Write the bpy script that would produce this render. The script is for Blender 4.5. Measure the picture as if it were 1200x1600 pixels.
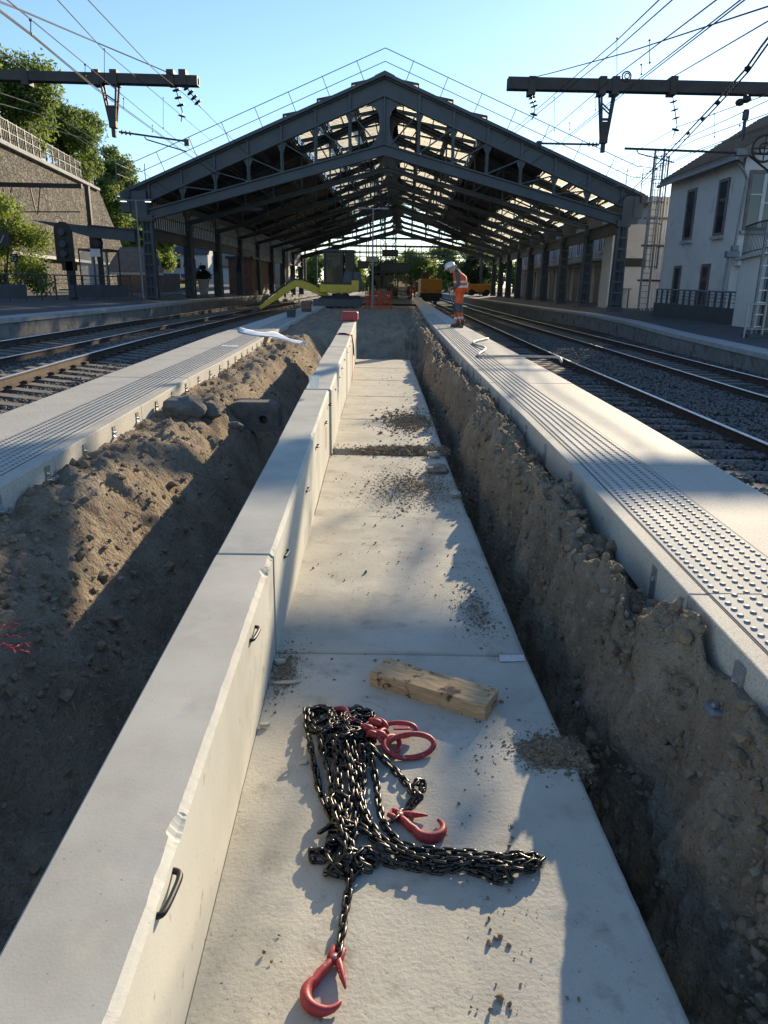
import bpy, bmesh, math, random
import numpy as np
from mathutils import Vector, Matrix, Euler
random.seed(7); np.random.seed(7)
for _o in list(bpy.data.objects): bpy.data.objects.remove(_o)
SC = bpy.context.scene
COL = SC.collection
R = math.radians
# ------------------------------------------------------------------ camera
HC, PITCH, ROLL, FPX = 1.5, R(17.0), R(0.8), 1155.0
cp, sp, cr, sr = math.cos(PITCH), math.sin(PITCH), math.cos(ROLL), math.sin(ROLL)
cam_d = bpy.data.cameras.new('camera'); cam = bpy.data.objects.new('camera', cam_d); COL.objects.link(cam)
_r, _u, _b = Vector((1,0,0)), Vector((0,sp,cp)), Vector((0,-cp,sp))
_rr = _r*cr + _u*sr; _uu = _u*cr - _r*sr
cam.matrix_world = Matrix(((_rr.x,_uu.x,_b.x,0),(_rr.y,_uu.y,_b.y,0),(_rr.z,_uu.z,_b.z,HC),(0,0,0,1)))
cam_d.sensor_fit = 'VERTICAL'; cam_d.sensor_height = 36; cam_d.sensor_width = 27
cam_d.lens = 36*FPX/1600; cam_d.clip_start = 0.05; cam_d.clip_end = 8000
SC.camera = cam
# ------------------------------------------------------------------ sky and sun
SUN_AZ, SUN_EL = R(25.0), R(17.6)
w = bpy.data.worlds.new('World'); SC.world = w; w.use_nodes = True
nt = w.node_tree; nt.nodes.clear()
sky = nt.nodes.new('ShaderNodeTexSky'); sky.sky_type = 'NISHITA'; sky.sun_disc = False
sky.sun_elevation = SUN_EL; sky.sun_rotation = SUN_AZ
sky.air_density = 1.0; sky.dust_density = 0.1; sky.ozone_density = 3.2; sky.altitude = 100
bg = nt.nodes.new('ShaderNodeBackground'); bg.inputs[1].default_value = 0.13
wo = nt.nodes.new('ShaderNodeOutputWorld')
nt.links.new(sky.outputs[0], bg.inputs[0]); nt.links.new(bg.outputs[0], wo.inputs[0])
sl = bpy.data.lights.new('sun', 'SUN'); sl.energy = 5.0; sl.angle = R(0.5); sl.color = (1.0, 0.83, 0.58)
so = bpy.data.objects.new('sun', sl); COL.objects.link(so)
SDIR = Vector((math.sin(SUN_AZ)*math.cos(SUN_EL), math.cos(SUN_AZ)*math.cos(SUN_EL), math.sin(SUN_EL)))
so.rotation_euler = (-SDIR).to_track_quat('-Z','Y').to_euler(); so.location = SDIR*60
SC.view_settings.view_transform = 'Standard'; SC.view_settings.look = 'None'
SC.view_settings.exposure = 0.72; SC.view_settings.gamma = 1.0; SC.view_settings.use_curve_mapping = False
SC.cycles.max_bounces = 6; SC.cycles.transparent_max_bounces = 8
# ------------------------------------------------------------------ measuring: where a sight line of the survey photo meets a height / a depth
def _ray(u, v):
    a, b = u-600.0, v-800.0
    a, b = a*cr+b*sr, b*cr-a*sr
    a, b = a/FPX, -b/FPX
    return (a, cp+b*sp, -sp+b*cp)
def at(u, v, z=0.0):
    d = _ray(u, v); t = (z-HC)/d[2]; return Vector((d[0]*t, d[1]*t, z))
def atY(u, v, Y):
    d = _ray(u, v); t = Y/d[1]; return Vector((d[0]*t, Y, HC+d[2]*t))
def lerp(tab):
    xs = [t[0] for t in tab]; ys = [t[1] for t in tab]
    return lambda q: np.interp(q, xs, ys)
# ------------------------------------------------------------------ value noise for real relief
_G = np.random.RandomState(3).rand(256, 256)
def vnoise(x, y):
    xi = np.floor(x).astype(int); yi = np.floor(y).astype(int)
    fx = x-xi; fy = y-yi; fx = fx*fx*(3-2*fx); fy = fy*fy*(3-2*fy)
    g = lambda i, j: _G[i & 255, j & 255]
    return (g(xi,yi)*(1-fx)+g(xi+1,yi)*fx)*(1-fy)+(g(xi,yi+1)*(1-fx)+g(xi+1,yi+1)*fx)*fy*1.0
def fbm(x, y, o=5, gain=.5):
    s = 0; a = 1.0; t = 0
    for k in range(o):
        s = s+a*(vnoise(x*2**k+17.3*k, y*2**k-9.1*k)-.5); t += a; a *= gain
    return s/t*2
# ------------------------------------------------------------------ mesh builder
ORG = {}
def tag(o, label=None, cat=None, group=None, kind=None):
    if label: o['label'] = label
    if cat: o['category'] = cat
    if group: o['group'] = group
    if kind: o['kind'] = kind
    return o
def thing(name, loc=(0,0,0), label=None, cat=None, group=None, rz=0, kind=None):
    o = bpy.data.objects.new(name, None); COL.objects.link(o); o.location = loc; o.rotation_euler = (0,0,rz)
    o.empty_display_size = .2; ORG[o.name] = Vector(loc)
    return tag(o, label, cat, group, kind)
class MB:
    def __init__(s): s.v = []; s.f = []
    def add(s, vs, fs):
        n = len(s.v); s.v += [tuple(p) for p in vs]; s.f += [tuple(i+n for i in f) for f in fs]; return s
    def box(s, c, d, m=None):
        x, y, z = d[0]/2, d[1]/2, d[2]/2
        p = [Vector(q) for q in ((-x,-y,-z),(x,-y,-z),(x,y,-z),(-x,y,-z),(-x,-y,z),(x,-y,z),(x,y,z),(-x,y,z))]
        if m is not None: p = [m @ q for q in p]
        c = Vector(c)
        return s.add([q+c for q in p], [(3,2,1,0),(4,5,6,7),(0,1,5,4),(1,2,6,5),(2,3,7,6),(3,0,4,7)])
    def bb(s, a, b):
        return s.box([(a[i]+b[i])/2 for i in range(3)], [abs(b[i]-a[i]) for i in range(3)])
    def bar(s, a, b, w, h, up=(0,0,1)):
        a = Vector(a); b = Vector(b); d = (b-a); L = d.length
        if L < 1e-6: return s
        d.normalize(); u = Vector(up)
        if abs(d.dot(u)) > .98: u = Vector((0,1,0))
        x = d.cross(u).normalized(); z = x.cross(d)
        m = Matrix((x, d, z)).transposed()
        return s.box((a+b)/2, (w, L, h), m)
    def tube(s, pts, r, n=8, caps=True, sx=1.0, closed=False):
        pts = [Vector(p) for p in pts]; N = len(pts)
        rs = r if isinstance(r, (list, tuple)) else [r]*N
        t0 = (pts[1]-pts[0]).normalized()
        u = Vector((0,0,1)) if abs(t0.z) < .9 else Vector((1,0,0))
        base = len(s.v); nrm = (u-t0*u.dot(t0)).normalized()
        for i in range(N):
            if closed: t = (pts[(i+1)%N]-pts[i-1])
            else: t = pts[min(i+1,N-1)]-pts[max(i-1,0)]
            t = t.normalized() if t.length > 1e-9 else t0
            nrm = nrm-t*nrm.dot(t)
            nrm = nrm.normalized() if nrm.length > 1e-6 else t.orthogonal().normalized()
            b = t.cross(nrm)
            for k in range(n):
                a = 2*math.pi*k/n
                s.v.append(tuple(pts[i]+nrm*(math.cos(a)*rs[i])+b*(math.sin(a)*rs[i]*sx)))
        M = N if closed else N-1
        for i in range(M):
            for k in range(n):
                j = (i+1)%N
                s.f.append((base+i*n+k, base+i*n+(k+1)%n, base+j*n+(k+1)%n, base+j*n+k))
        if caps and not closed:
            s.f.append(tuple(base+k for k in range(n))[::-1]); s.f.append(tuple(base+(N-1)*n+k for k in range(n)))
        return s
    def lathe(s, c, prof, n=16):
        c = Vector(c); base = len(s.v)
        for r, z in prof:
            for k in range(n):
                a = 2*math.pi*k/n; s.v.append((c.x+r*math.cos(a), c.y+r*math.sin(a), c.z+z))
        for i in range(len(prof)-1):
            for k in range(n): s.f.append((base+i*n+k, base+i*n+(k+1)%n, base+(i+1)*n+(k+1)%n, base+(i+1)*n+k))
        s.f.append(tuple(base+k for k in range(n))[::-1]); m = base+(len(prof)-1)*n; s.f.append(tuple(m+k for k in range(n)))
        return s
    def prism(s, pts, ext):
        """closed outline of 3-D points pushed along ext"""
        n = len(pts); e = Vector(ext); p = [Vector(q) for q in pts]
        return s.add(p+[q+e for q in p], [tuple(range(n))[::-1], tuple(range(n,2*n))]+[(i,(i+1)%n,n+(i+1)%n,n+i) for i in range(n)])
    def blob(s, c, r, sub=1, amp=.25, seed=0, sq=(1,1,1)):
        bm = bmesh.new(); bmesh.ops.create_icosphere(bm, subdivisions=sub, radius=1)
        rn = random.Random(seed); o = [rn.uniform(0,50) for _ in range(3)]
        vs = []
        for v in bm.verts:
            k = 1+amp*(math.sin(3.1*v.co.x+o[0])*math.sin(2.7*v.co.y+o[1])+.6*math.sin(5.3*v.co.z+o[2]+2*v.co.x)+rn.uniform(-.35,.35))
            vs.append((c[0]+v.co.x*r*k*sq[0], c[1]+v.co.y*r*k*sq[1], c[2]+v.co.z*r*k*sq[2]))
        fs = [tuple(v.index for v in f.verts) for f in bm.faces]; bm.free()
        return s.add(vs, fs)
    def mesh(s, name, mat, smooth=False, off=None):
        me = bpy.data.meshes.new(name)
        vs = s.v if off is None else [(p[0]-off.x, p[1]-off.y, p[2]-off.z) for p in s.v]
        me.from_pydata(vs, [], s.f)
        if isinstance(mat, (list, tuple)):
            for m in mat: me.materials.append(m)
        elif mat: me.materials.append(mat)
        if smooth: me.polygons.foreach_set('use_smooth', [True]*len(me.polygons))
        me.update(); return me
    def build(s, name, mat, parent=None, smooth=False, bevel=0, base=None, angle=None):
        """world coordinates in, object out (its origin follows the parent's)"""
        org = ORG[parent.name] if parent is not None else (Vector(base) if base is not None else Vector((0,0,0)))
        o = bpy.data.objects.new(name, s.mesh(name, mat, smooth, org)); COL.objects.link(o)
        if parent is not None: o.parent = parent
        else: o.location = org
        ORG[o.name] = org
        if bevel:
            b = o.modifiers.new('bevel', 'BEVEL'); b.width = bevel; b.segments = 2; b.limit_method = 'ANGLE'; b.angle_limit = R(40)
        return o
def npmesh(name, V, F, mat, parent=None, smooth=True):
    me = bpy.data.meshes.new(name); V = np.asarray(V, np.float32); F = np.asarray(F, np.int32)
    k = F.shape[1]
    me.vertices.add(len(V)); me.vertices.foreach_set('co', V.ravel())
    me.loops.add(F.size); me.loops.foreach_set('vertex_index', F.ravel())
    me.polygons.add(len(F)); me.polygons.foreach_set('loop_start', np.arange(0, F.size, k, dtype=np.int32))
    me.polygons.foreach_set('loop_total', np.full(len(F), k, np.int32))
    me.polygons.foreach_set('use_smooth', np.full(len(F), smooth))
    me.materials.append(mat); me.update(calc_edges=True); me.validate()
    o = bpy.data.objects.new(name, me); COL.objects.link(o)
    if parent is not None: o.parent = parent
    ORG[o.name] = Vector((0,0,0)) if parent is None else ORG[parent.name]
    return o
def inst(name, me, parent, loc, rot=(0,0,0), scale=(1,1,1)):
    o = bpy.data.objects.new(name, me); COL.objects.link(o); o.parent = parent
    o.location = loc; o.rotation_euler = rot; o.scale = scale
    if parent is not None: ORG[o.name] = ORG[parent.name]
    return o
def grid_faces(ny, nx):
    i = np.arange(ny-1)[:,None]*nx+np.arange(nx-1)[None,:]
    i = i.ravel(); return np.stack([i, i+1, i+nx+1, i+nx], 1)
def kids(o): return [c for c in COL.objects if c.parent == o]
CH = {}
def copy_tree(o, parent=None, memo=None):
    if memo is None:
        CH.clear()
        for q in COL.objects:
            if q.parent is not None: CH.setdefault(q.parent.name, []).append(q)
        memo = dict(CH)
    c = o.copy(); COL.objects.link(c); ORG[c.name] = ORG.get(o.name, Vector((0,0,0)))
    if parent is not None: c.parent = parent
    for q in memo.get(o.name, []): copy_tree(q, c, memo)
    return c
# ------------------------------------------------------------------ materials
def M(name, cols, scale=4, rough=.8, metal=0.0, bump=0.0, bscale=60, bdist=.01, spots=None, detail=7, stretch=None, vor=None, spec=.5, wave=None, obj=False, rvar=0):
    m = bpy.data.materials.new(name); m.use_nodes = True; t = m.node_tree; N = t.nodes; L = t.links
    b = N['Principled BSDF']; b.inputs['Roughness'].default_value = rough; b.inputs['Metallic'].default_value = metal
    b.inputs['Specular IOR Level'].default_value = spec
    if obj:
        g = N.new('ShaderNodeTexCoord'); co = g.outputs['Object']
    else:
        g = N.new('ShaderNodeNewGeometry'); co = g.outputs['Position']
    if stretch:
        mp = N.new('ShaderNodeVectorMath'); mp.operation = 'MULTIPLY'; mp.inputs[1].default_value = stretch
        L.new(co, mp.inputs[0]); co2 = mp.outputs[0]
    else: co2 = co
    def noise(sc, de=detail, c=co2, ro=.6):
        n = N.new('ShaderNodeTexNoise'); n.inputs['Scale'].default_value = sc; n.inputs['Detail'].default_value = de; n.inputs['Roughness'].default_value = ro
        L.new(c, n.inputs['Vector']); return n
    def ramp(src, stops):
        r = N.new('ShaderNodeValToRGB'); e = r.color_ramp.elements
        while len(e) < len(stops): e.new(.5)
        for q, (p, c) in zip(e, stops): q.position = p; q.color = (*c, 1) if len(c) == 3 else c
        L.new(src, r.inputs[0]); return r
    if isinstance(cols, tuple):
        cols = [(.35, tuple(c*.82 for c in cols)), (.65, tuple(min(1,c*1.15) for c in cols))]
    n1 = noise(scale); col = ramp(n1.outputs[0], cols).outputs[0]
    for sp_ in (spots or []):
        ssc, lo, hi, c = sp_[:4]
        n2 = noise(ssc, 5, co, .65 if len(sp_) < 5 else sp_[4]); k = ramp(n2.outputs[0], [(lo,(0,0,0)),(hi,(1,1,1))])
        mx = N.new('ShaderNodeMix'); mx.data_type = 'RGBA'; L.new(k.outputs[0], mx.inputs[0]); L.new(col, mx.inputs[6]); mx.inputs[7].default_value = (*c, 1)
        col = mx.outputs[2]
    h = None
    if vor:
        vs_, vc, vd = vor   # scale, joint colour, bump share
        v = N.new('ShaderNodeTexVoronoi'); v.feature = 'DISTANCE_TO_EDGE'; v.inputs['Scale'].default_value = vs_; L.new(co2, v.inputs['Vector'])
        v2 = N.new('ShaderNodeTexVoronoi'); v2.inputs['Scale'].default_value = vs_; L.new(co2, v2.inputs['Vector'])
        hs = N.new('ShaderNodeSeparateColor'); L.new(v2.outputs['Color'], hs.inputs[0])
        k = ramp(v.outputs['Distance'], [(0,(0,0,0)),(.09,(1,1,1))])
        br = N.new('ShaderNodeMix'); br.data_type = 'RGBA'; br.blend_type = 'MULTIPLY'; br.inputs[0].default_value = 1
        k2 = ramp(hs.outputs[0], [(0,(.55,.55,.55)),(1,(1.25,1.2,1.15))]); L.new(col, br.inputs[6]); L.new(k2.outputs[0], br.inputs[7])
        mx = N.new('ShaderNodeMix'); mx.data_type = 'RGBA'; L.new(k.outputs[0], mx.inputs[0]); mx.inputs[6].default_value = (*vc, 1); L.new(br.outputs[2], mx.inputs[7])
        col = mx.outputs[2]; h = k.outputs[0]
    L.new(col, b.inputs['Base Color'])
    if bump:
        bn = noise(bscale, 6, co); hh = bn.outputs[0]
        if h is not None:
            ma = N.new('ShaderNodeMath'); ma.operation = 'ADD'; L.new(h, ma.inputs[0]); L.new(hh, ma.inputs[1]); hh = ma.outputs[0]
        bu = N.new('ShaderNodeBump'); bu.inputs['Strength'].default_value = bump; bu.inputs['Distance'].default_value = bdist
        L.new(hh, bu.inputs['Height']); L.new(bu.outputs[0], b.inputs['Normal'])
    if rvar:
        rr = ramp(n1.outputs[0], [(.3,(rough-rvar,)*3),(.7,(min(1,rough+rvar),)*3)]); L.new(rr.outputs[0], b.inputs['Roughness'])
    return m
MT = {}
MT['concrete_top'] = M('concrete_trowelled', [(.3,(.42,.395,.335)),(.5,(.50,.472,.405)),(.72,(.57,.54,.465))], 3.2, .75, spec=.15, bump=.12, bscale=160, bdist=.004,
    spots=[(85,.66,.71,(.2,.18,.15)),(9,.56,.75,(.53,.48,.38)),(2.2,.56,.72,(.38,.37,.35)),(300,.66,.72,(.25,.23,.2))])
MT['concrete_face'] = M('concrete_cast_face', [(.3,(.48,.46,.40)),(.7,(.60,.575,.50))], 2.4, .8, spec=.15, bump=.15, bscale=120, bdist=.004, stretch=(1,1,.5),
    spots=[(3,.55,.7,(.43,.41,.36)),(110,.67,.72,(.22,.2,.17)),(14,.62,.7,(.40,.35,.27))])
MT['concrete_slab'] = M('concrete_rough_slab', [(.28,(.42,.39,.32)),(.5,(.50,.468,.39)),(.72,(.57,.535,.455))], 2.6, .85, spec=.15, bump=.4, bscale=80, bdist=.006,
    spots=[(5,.56,.7,(.36,.33,.27)),(70,.64,.70,(.20,.165,.125)),(200,.64,.70,(.22,.19,.145)),(16,.60,.72,(.40,.36,.29))])
MT['concrete_old'] = M('old_concrete', [(.3,(.17,.165,.155)),(.7,(.27,.26,.245))], 3, .9, spec=.15, bump=.3, bscale=40, bdist=.02, spots=[(2.2,.52,.68,(.10,.095,.085))])
MT['slab_white'] = M('pale_granulated_slab', [(.3,(.45,.42,.36)),(.7,(.55,.515,.445))], 2.0, .72, spec=.15, bump=.35, bscale=330, bdist=.003,
    spots=[(150,.56,.61,(.25,.23,.21)),(120,.58,.64,(.70,.67,.60)),(240,.57,.63,(.2,.19,.18)),(4,.58,.75,(.46,.42,.36)),(30,.68,.74,(.3,.27,.22))])
MT['tactile'] = M('tactile_slab', [(.3,(.46,.44,.39)),(.7,(.55,.525,.465))], 2.5, .75, spec=.15, bump=.3, bscale=300, bdist=.003, spots=[(140,.58,.64,(.28,.26,.23)),(3.5,.58,.75,(.42,.39,.34)),(25,.68,.75,(.28,.25,.2))])
MT['stud'] = M('tactile_stud', (.20,.20,.195), 8, .6)
MT['joint'] = M('dirty_joint', (.07,.066,.06), 8, .9)
MT['soil'] = M('dug_soil', [(.25,(.20,.155,.11)),(.5,(.33,.26,.185)),(.75,(.45,.365,.26))], 2.1, .97, bump=1.0, bscale=34, bdist=.05, spec=.1,
    spots=[(7,.54,.70,(.22,.17,.125)),(95,.60,.68,(.34,.30,.25)),(160,.58,.68,(.085,.07,.058)),(28,.60,.66,(.42,.36,.28)),(40,.62,.7,(.11,.092,.075))], detail=12)  # dark spots: moist patches, with the shade of crevices put into the colour
MT['clod'] = M('soil_clod', [(.3,(.18,.135,.09)),(.7,(.32,.245,.165))], 30, .97, bump=.6, bscale=120, bdist=.01, spec=.1)
MT['pebble'] = M('pebble', [(.3,(.17,.145,.115)),(.7,(.33,.285,.23))], 14, .85)
MT['boulder'] = M('lump_of_old_concrete', [(.3,(.11,.10,.09)),(.7,(.21,.19,.165))], 9, .95, bump=.8, bscale=45, bdist=.03)
MT['ballast'] = M('ballast_bed', [(.3,(.035,.033,.032)),(.7,(.10,.095,.09))], 16, .95, bump=1.0, bscale=24, bdist=.08, vor=(17,(.012,.012,.012),1))
MT['ballast_stone'] = M('ballast_stone', [(.3,(.075,.07,.068)),(.7,(.19,.178,.168))], 11, .8, bump=.3, bscale=120)
MT['rail_top'] = M('polished_rail_head', (.72,.71,.69), 6, .33, 1.0)
MT['rail_rust'] = M('rusty_rail_web', [(.3,(.045,.032,.026)),(.7,(.10,.068,.05))], 12, .85, .2)
MT['sleeper'] = M('sleeper_concrete', [(.3,(.11,.095,.08)),(.7,(.20,.178,.15))], 6, .9, bump=.3, bscale=80)
MT['steel'] = M('painted_truss_steel', [(.3,(.045,.056,.068)),(.7,(.075,.09,.104))], 1.2, .55, .0, spots=[(2.5,.6,.75,(.07,.075,.08))])
MT['steel_dark'] = M('dark_shed_steel', [(.3,(.035,.04,.046)),(.7,(.06,.066,.074))], 1.5, .6)
MT['roof_opaque'] = M('dark_roof_sheeting', [(.3,(.03,.032,.036)),(.7,(.055,.058,.062))], 1.0, .7)
MT['galv'] = M('galvanised_steel', [(.3,(.33,.34,.35)),(.7,(.46,.47,.48))], 20, .42, .8)
MT['galv_dull'] = M('dull_galvanised', (.22,.23,.245), 8, .55, .6)
MT['black_steel'] = M('blackened_steel', (.02,.02,.021), 20, .5, .4)
MT['red_paint'] = M('red_hook_paint', [(.3,(.28,.022,.028)),(.7,(.42,.04,.042))], 40, .5, 0, bump=.1, bscale=200, bdist=.002, spots=[(60,.60,.68,(.13,.04,.035)),(45,.63,.69,(.40,.28,.24)),(120,.62,.68,(.2,.17,.15))])
MT['chain'] = M('chain_steel', [(.3,(.03,.029,.027)),(.7,(.085,.08,.072))], 90, .30, .9, spots=[(60,.6,.7,(.19,.175,.15))])
MT['wood'] = M('sawn_timber', [(.3,(.36,.225,.11)),(.5,(.50,.335,.175)),(.7,(.60,.44,.25))], 5, .85, bump=.35, bscale=70, bdist=.004, stretch=(3,22,22), obj=True, spots=[(14,.57,.64,(.06,.042,.03)),(6,.58,.68,(.20,.135,.08))])
MT['orange_yellow'] = M('machine_orange', [(.3,(.42,.17,.015)),(.7,(.55,.25,.02))], 3, .5, spots=[(5,.6,.72,(.16,.09,.04))])
MT['white_plastic'] = M('white_sheet', (.75,.78,.82), 3, .5)
MT['red_strap'] = M('red_webbing', (.46,.02,.025), 30, .7)
MT['hose'] = M('pale_hose', (.52,.44,.36), 10, .6)
MT['black_rubber'] = M('black_rubber', (.018,.018,.018), 10, .7)
MT['wire'] = M('catenary_wire', (.03,.028,.027), 5, .5, .5)
MT['insulator'] = M('brown_insulator', (.045,.025,.02), 5, .3)
MT['beam'] = M('weathered_catenary_beam', [(.3,(.035,.03,.03)),(.7,(.065,.055,.052))], 2, .65, .2)
MT['render'] = M('grey_render', [(.3,(.54,.515,.49)),(.7,(.64,.61,.575))], .7, .92, spec=.15, bump=.15, bscale=30, spots=[(1.3,.56,.72,(.44,.42,.39))])
MT['render_pale'] = M('pale_render', [(.3,(.5,.49,.46)),(.7,(.6,.585,.55))], .7, .92, spec=.15, spots=[(1.1,.58,.75,(.4,.38,.35))])
MT['asphalt'] = M('platform_asphalt', [(.3,(.045,.046,.05)),(.7,(.075,.075,.08))], 1.3, .9, bump=.3, bscale=120, bdist=.004, spots=[(.7,.55,.7,(.06,.062,.068))])
MT['coping'] = M('worn_stone_coping', [(.3,(.30,.30,.295)),(.7,(.43,.425,.41))], 2, .85, spec=.15, bump=.3, bscale=60, spots=[(6,.62,.74,(.22,.21,.2))])
MT['stone_wall'] = M('rubble_stone_wall', [(.3,(.10,.088,.072)),(.7,(.22,.195,.16))], 1.2, .95, bump=1.0, bscale=8, bdist=.08, vor=(2.2,(.035,.03,.025),1), stretch=(1,1,1.5), spots=[(.25,.54,.68,(.12,.11,.095)),(.6,.6,.7,(.07,.085,.05))])
MT['tile'] = M('roof_tiles', [(.3,(.15,.11,.085)),(.7,(.25,.185,.14))], 2.2, .9, bump=.6, bscale=9, bdist=.05, spots=[(1.3,.55,.7,(.2,.16,.125))])
MT['slate'] = M('slate_roof', (.05,.052,.058), 2, .7)
MT['grass'] = M('mown_grass', [(.3,(.07,.10,.022)),(.7,(.15,.17,.05))], .6, .95, bump=.5, bscale=20, bdist=.06)
MT['earth'] = M('bare_ground', [(.3,(.10,.09,.072)),(.7,(.19,.17,.14))], .2, .95, bump=.4, bscale=3, bdist=.1)
MT['glass_dark'] = M('dark_window_glass', (.03,.035,.042), 2, .08, 0, spec=.8)
MT['shutter'] = M('brown_shutter', (.15,.122,.115), 3, .6)
MT['yellow'] = M('machine_yellow', [(.3,(.50,.33,.018)),(.7,(.60,.42,.022))], 3, .45, spots=[(9,.62,.72,(.25,.18,.06))])
MT['orange'] = M('hi_vis_orange', (.75,.10,.02), 9, .75)
MT['grey_cloth'] = M('grey_work_cloth', (.075,.085,.092), 12, .9)
MT['reflect'] = M('reflective_tape', (.6,.6,.58), 5, .35)
MT['helmet'] = M('white_helmet', (.72,.72,.70), 4, .3)
MT['skin'] = M('skin', (.42,.25,.18), 12, .55)
MT['boot'] = M('brown_boot', (.09,.055,.035), 12, .8)
MT['leaf'] = M('leaf_green', [(.3,(.08,.135,.026)),(.7,(.16,.22,.05))], .55, .6)
MT['leaf_light'] = M('leaf_light_green', [(.3,(.11,.165,.03)),(.7,(.20,.26,.06))], .55, .6)
MT['leaf_dark'] = M('leaf_dark_green', [(.3,(.025,.045,.016)),(.7,(.055,.085,.028))], .3, .6)
MT['bark'] = M('bark', (.07,.055,.042), 6, .95)
MT['sign_black'] = M('black_board', (.012,.013,.015), 2, .5)
MT['sign_white'] = M('white_sign', (.75,.75,.75), 2, .5)
MT['sign_blue'] = M('blue_sheet', (.03,.09,.30), 1.5, .6)
MT['sign_yellow'] = M('yellow_sign', (.62,.50,.05), 3, .5)
MT['fence_dark'] = M('dark_grey_railing', (.05,.058,.066), 3, .55)
MT['brick'] = M('brown_brickwork', [(.3,(.14,.075,.05)),(.7,(.22,.12,.085))], 3, .9)
MT['flower'] = M('red_orange_netting', (.62,.12,.05), 5, .7)
for _n in ('leaf','leaf_light','leaf_dark'):
    _t = MT[_n].node_tree; _b = _t.nodes['Principled BSDF']; _b.inputs['Transmission Weight'].default_value = 0
    _tr = _t.nodes.new('ShaderNodeBsdfTranslucent'); _mx = _t.nodes.new('ShaderNodeMixShader'); _mx.inputs[0].default_value = .5
    _src = _b.inputs['Base Color'].links[0].from_socket
    _hs = _t.nodes.new('ShaderNodeHueSaturation'); _hs.inputs['Value'].default_value = 1.7; _hs.inputs['Hue'].default_value = .485
    _t.links.new(_src, _hs.inputs['Color']); _t.links.new(_hs.outputs[0], _tr.inputs[0])
    _o = _t.nodes['Material Output']; _t.links.new(_b.outputs[0], _mx.inputs[1]); _t.links.new(_tr.outputs[0], _mx.inputs[2]); _t.links.new(_mx.outputs[0], _o.inputs[0])
def sheet_mat(name, c, tr):
    m = bpy.data.materials.new(name); m.use_nodes = True; t = m.node_tree; b = t.nodes['Principled BSDF']; b.inputs['Base Color'].default_value = (*c,1); b.inputs['Roughness'].default_value = .6
    n = t.nodes.new('ShaderNodeTexNoise'); n.inputs['Scale'].default_value = 1.4; n.inputs['Detail'].default_value = 6
    g = t.nodes.new('ShaderNodeNewGeometry'); t.links.new(g.outputs['Position'], n.inputs['Vector'])
    r = t.nodes.new('ShaderNodeValToRGB'); r.color_ramp.elements[0].position = .3; r.color_ramp.elements[0].color = (*[q*.8 for q in c],1); r.color_ramp.elements[1].position = .6; r.color_ramp.elements[1].color = (*c,1)
    t.links.new(n.outputs[0], r.inputs[0]); t.links.new(r.outputs[0], b.inputs['Base Color'])
    x = t.nodes.new('ShaderNodeBsdfTranslucent'); t.links.new(r.outputs[0], x.inputs[0])
    mx = t.nodes.new('ShaderNodeMixShader'); mx.inputs[0].default_value = tr
    t.links.new(b.outputs[0], mx.inputs[1]); t.links.new(x.outputs[0], mx.inputs[2]); t.links.new(mx.outputs[0], t.nodes['Material Output'].inputs[0])
    return m
MT['poly'] = sheet_mat('weathered_translucent_sheet', (.93,.86,.66), .92)
MT['frost'] = sheet_mat('frosted_side_glass', (.62,.66,.66), .6)
MT['netting'] = sheet_mat('orange_barrier_netting', (.6,.12,.05), .3)
def tinted(name, c, alpha):
    m = bpy.data.materials.new(name); m.use_nodes = True; b = m.node_tree.nodes['Principled BSDF']
    b.inputs['Base Color'].default_value = (*c,1); b.inputs['Roughness'].default_value = .05; b.inputs['Specular IOR Level'].default_value = .12; b.inputs['Alpha'].default_value = alpha; return m
MT['cabglass'] = tinted('tinted_cab_glass', (.02,.025,.025), .72)
MT['cleargl'] = tinted('clear_plastic', (.8,.85,.88), .3)
# ------------------------------------------------------------------ plan of the place (metres; the camera stands at x=0, y=0)
PRi = lerp([(-2,1.0),(2.4,1.083),(3.4,1.129),(6,1.16),(9.8,1.167),(14.9,1.21),(25,1.33),(47,1.78),(140,3.4)])
PRo = lerp([(-2,1.93),(2.4,1.99),(3.73,2.02),(7.1,2.11),(11.4,2.15),(21,2.17),(35,2.38),(58,2.82),(140,4.4)])
PLi = lerp([(-2,-1.75),(2,-1.92),(3.8,-2.011),(5.8,-2.114),(8.5,-2.243),(10.7,-2.29),(18,-2.6),(28.7,-2.99),(60,-3.5),(140,-4.3)])
PLo = lerp([(-2,-2.6),(2,-2.82),(5.7,-3.1),(9.5,-3.3),(16.2,-3.66),(21.8,-3.77),(36.9,-4.14),(60,-4.6),(140,-5.4)])
ZP = .47
SLr = lerp([(-2,.69),(1.2,.67),(2.8,.61),(4.8,.58),(7,.56),(10,.55),(16,.50)])      # right edge of the floor slabs
WLl = lerp([(-2,-.61),(.9,-.632),(2.8,-.684),(4.8,-.70),(6.7,-.735),(8.6,-.775),(10.5,-.80),(16,-.89)])
WLr = lerp([(-2,-.385),(.9,-.40),(2.8,-.452),(4.8,-.478),(6.7,-.51),(8.6,-.545),(10.5,-.565),(16,-.655)])
WZ = lerp([(-2,.40),(.9,.415),(2.83,.445),(4.78,.525),(6.7,.595),(8.6,.645),(10.5,.68),(13,.74),(16,.80)])
JY = [-.9, 2.83, 4.80, 6.74, 8.62, 10.5, 12.4, 14.3, 16.0]
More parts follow.
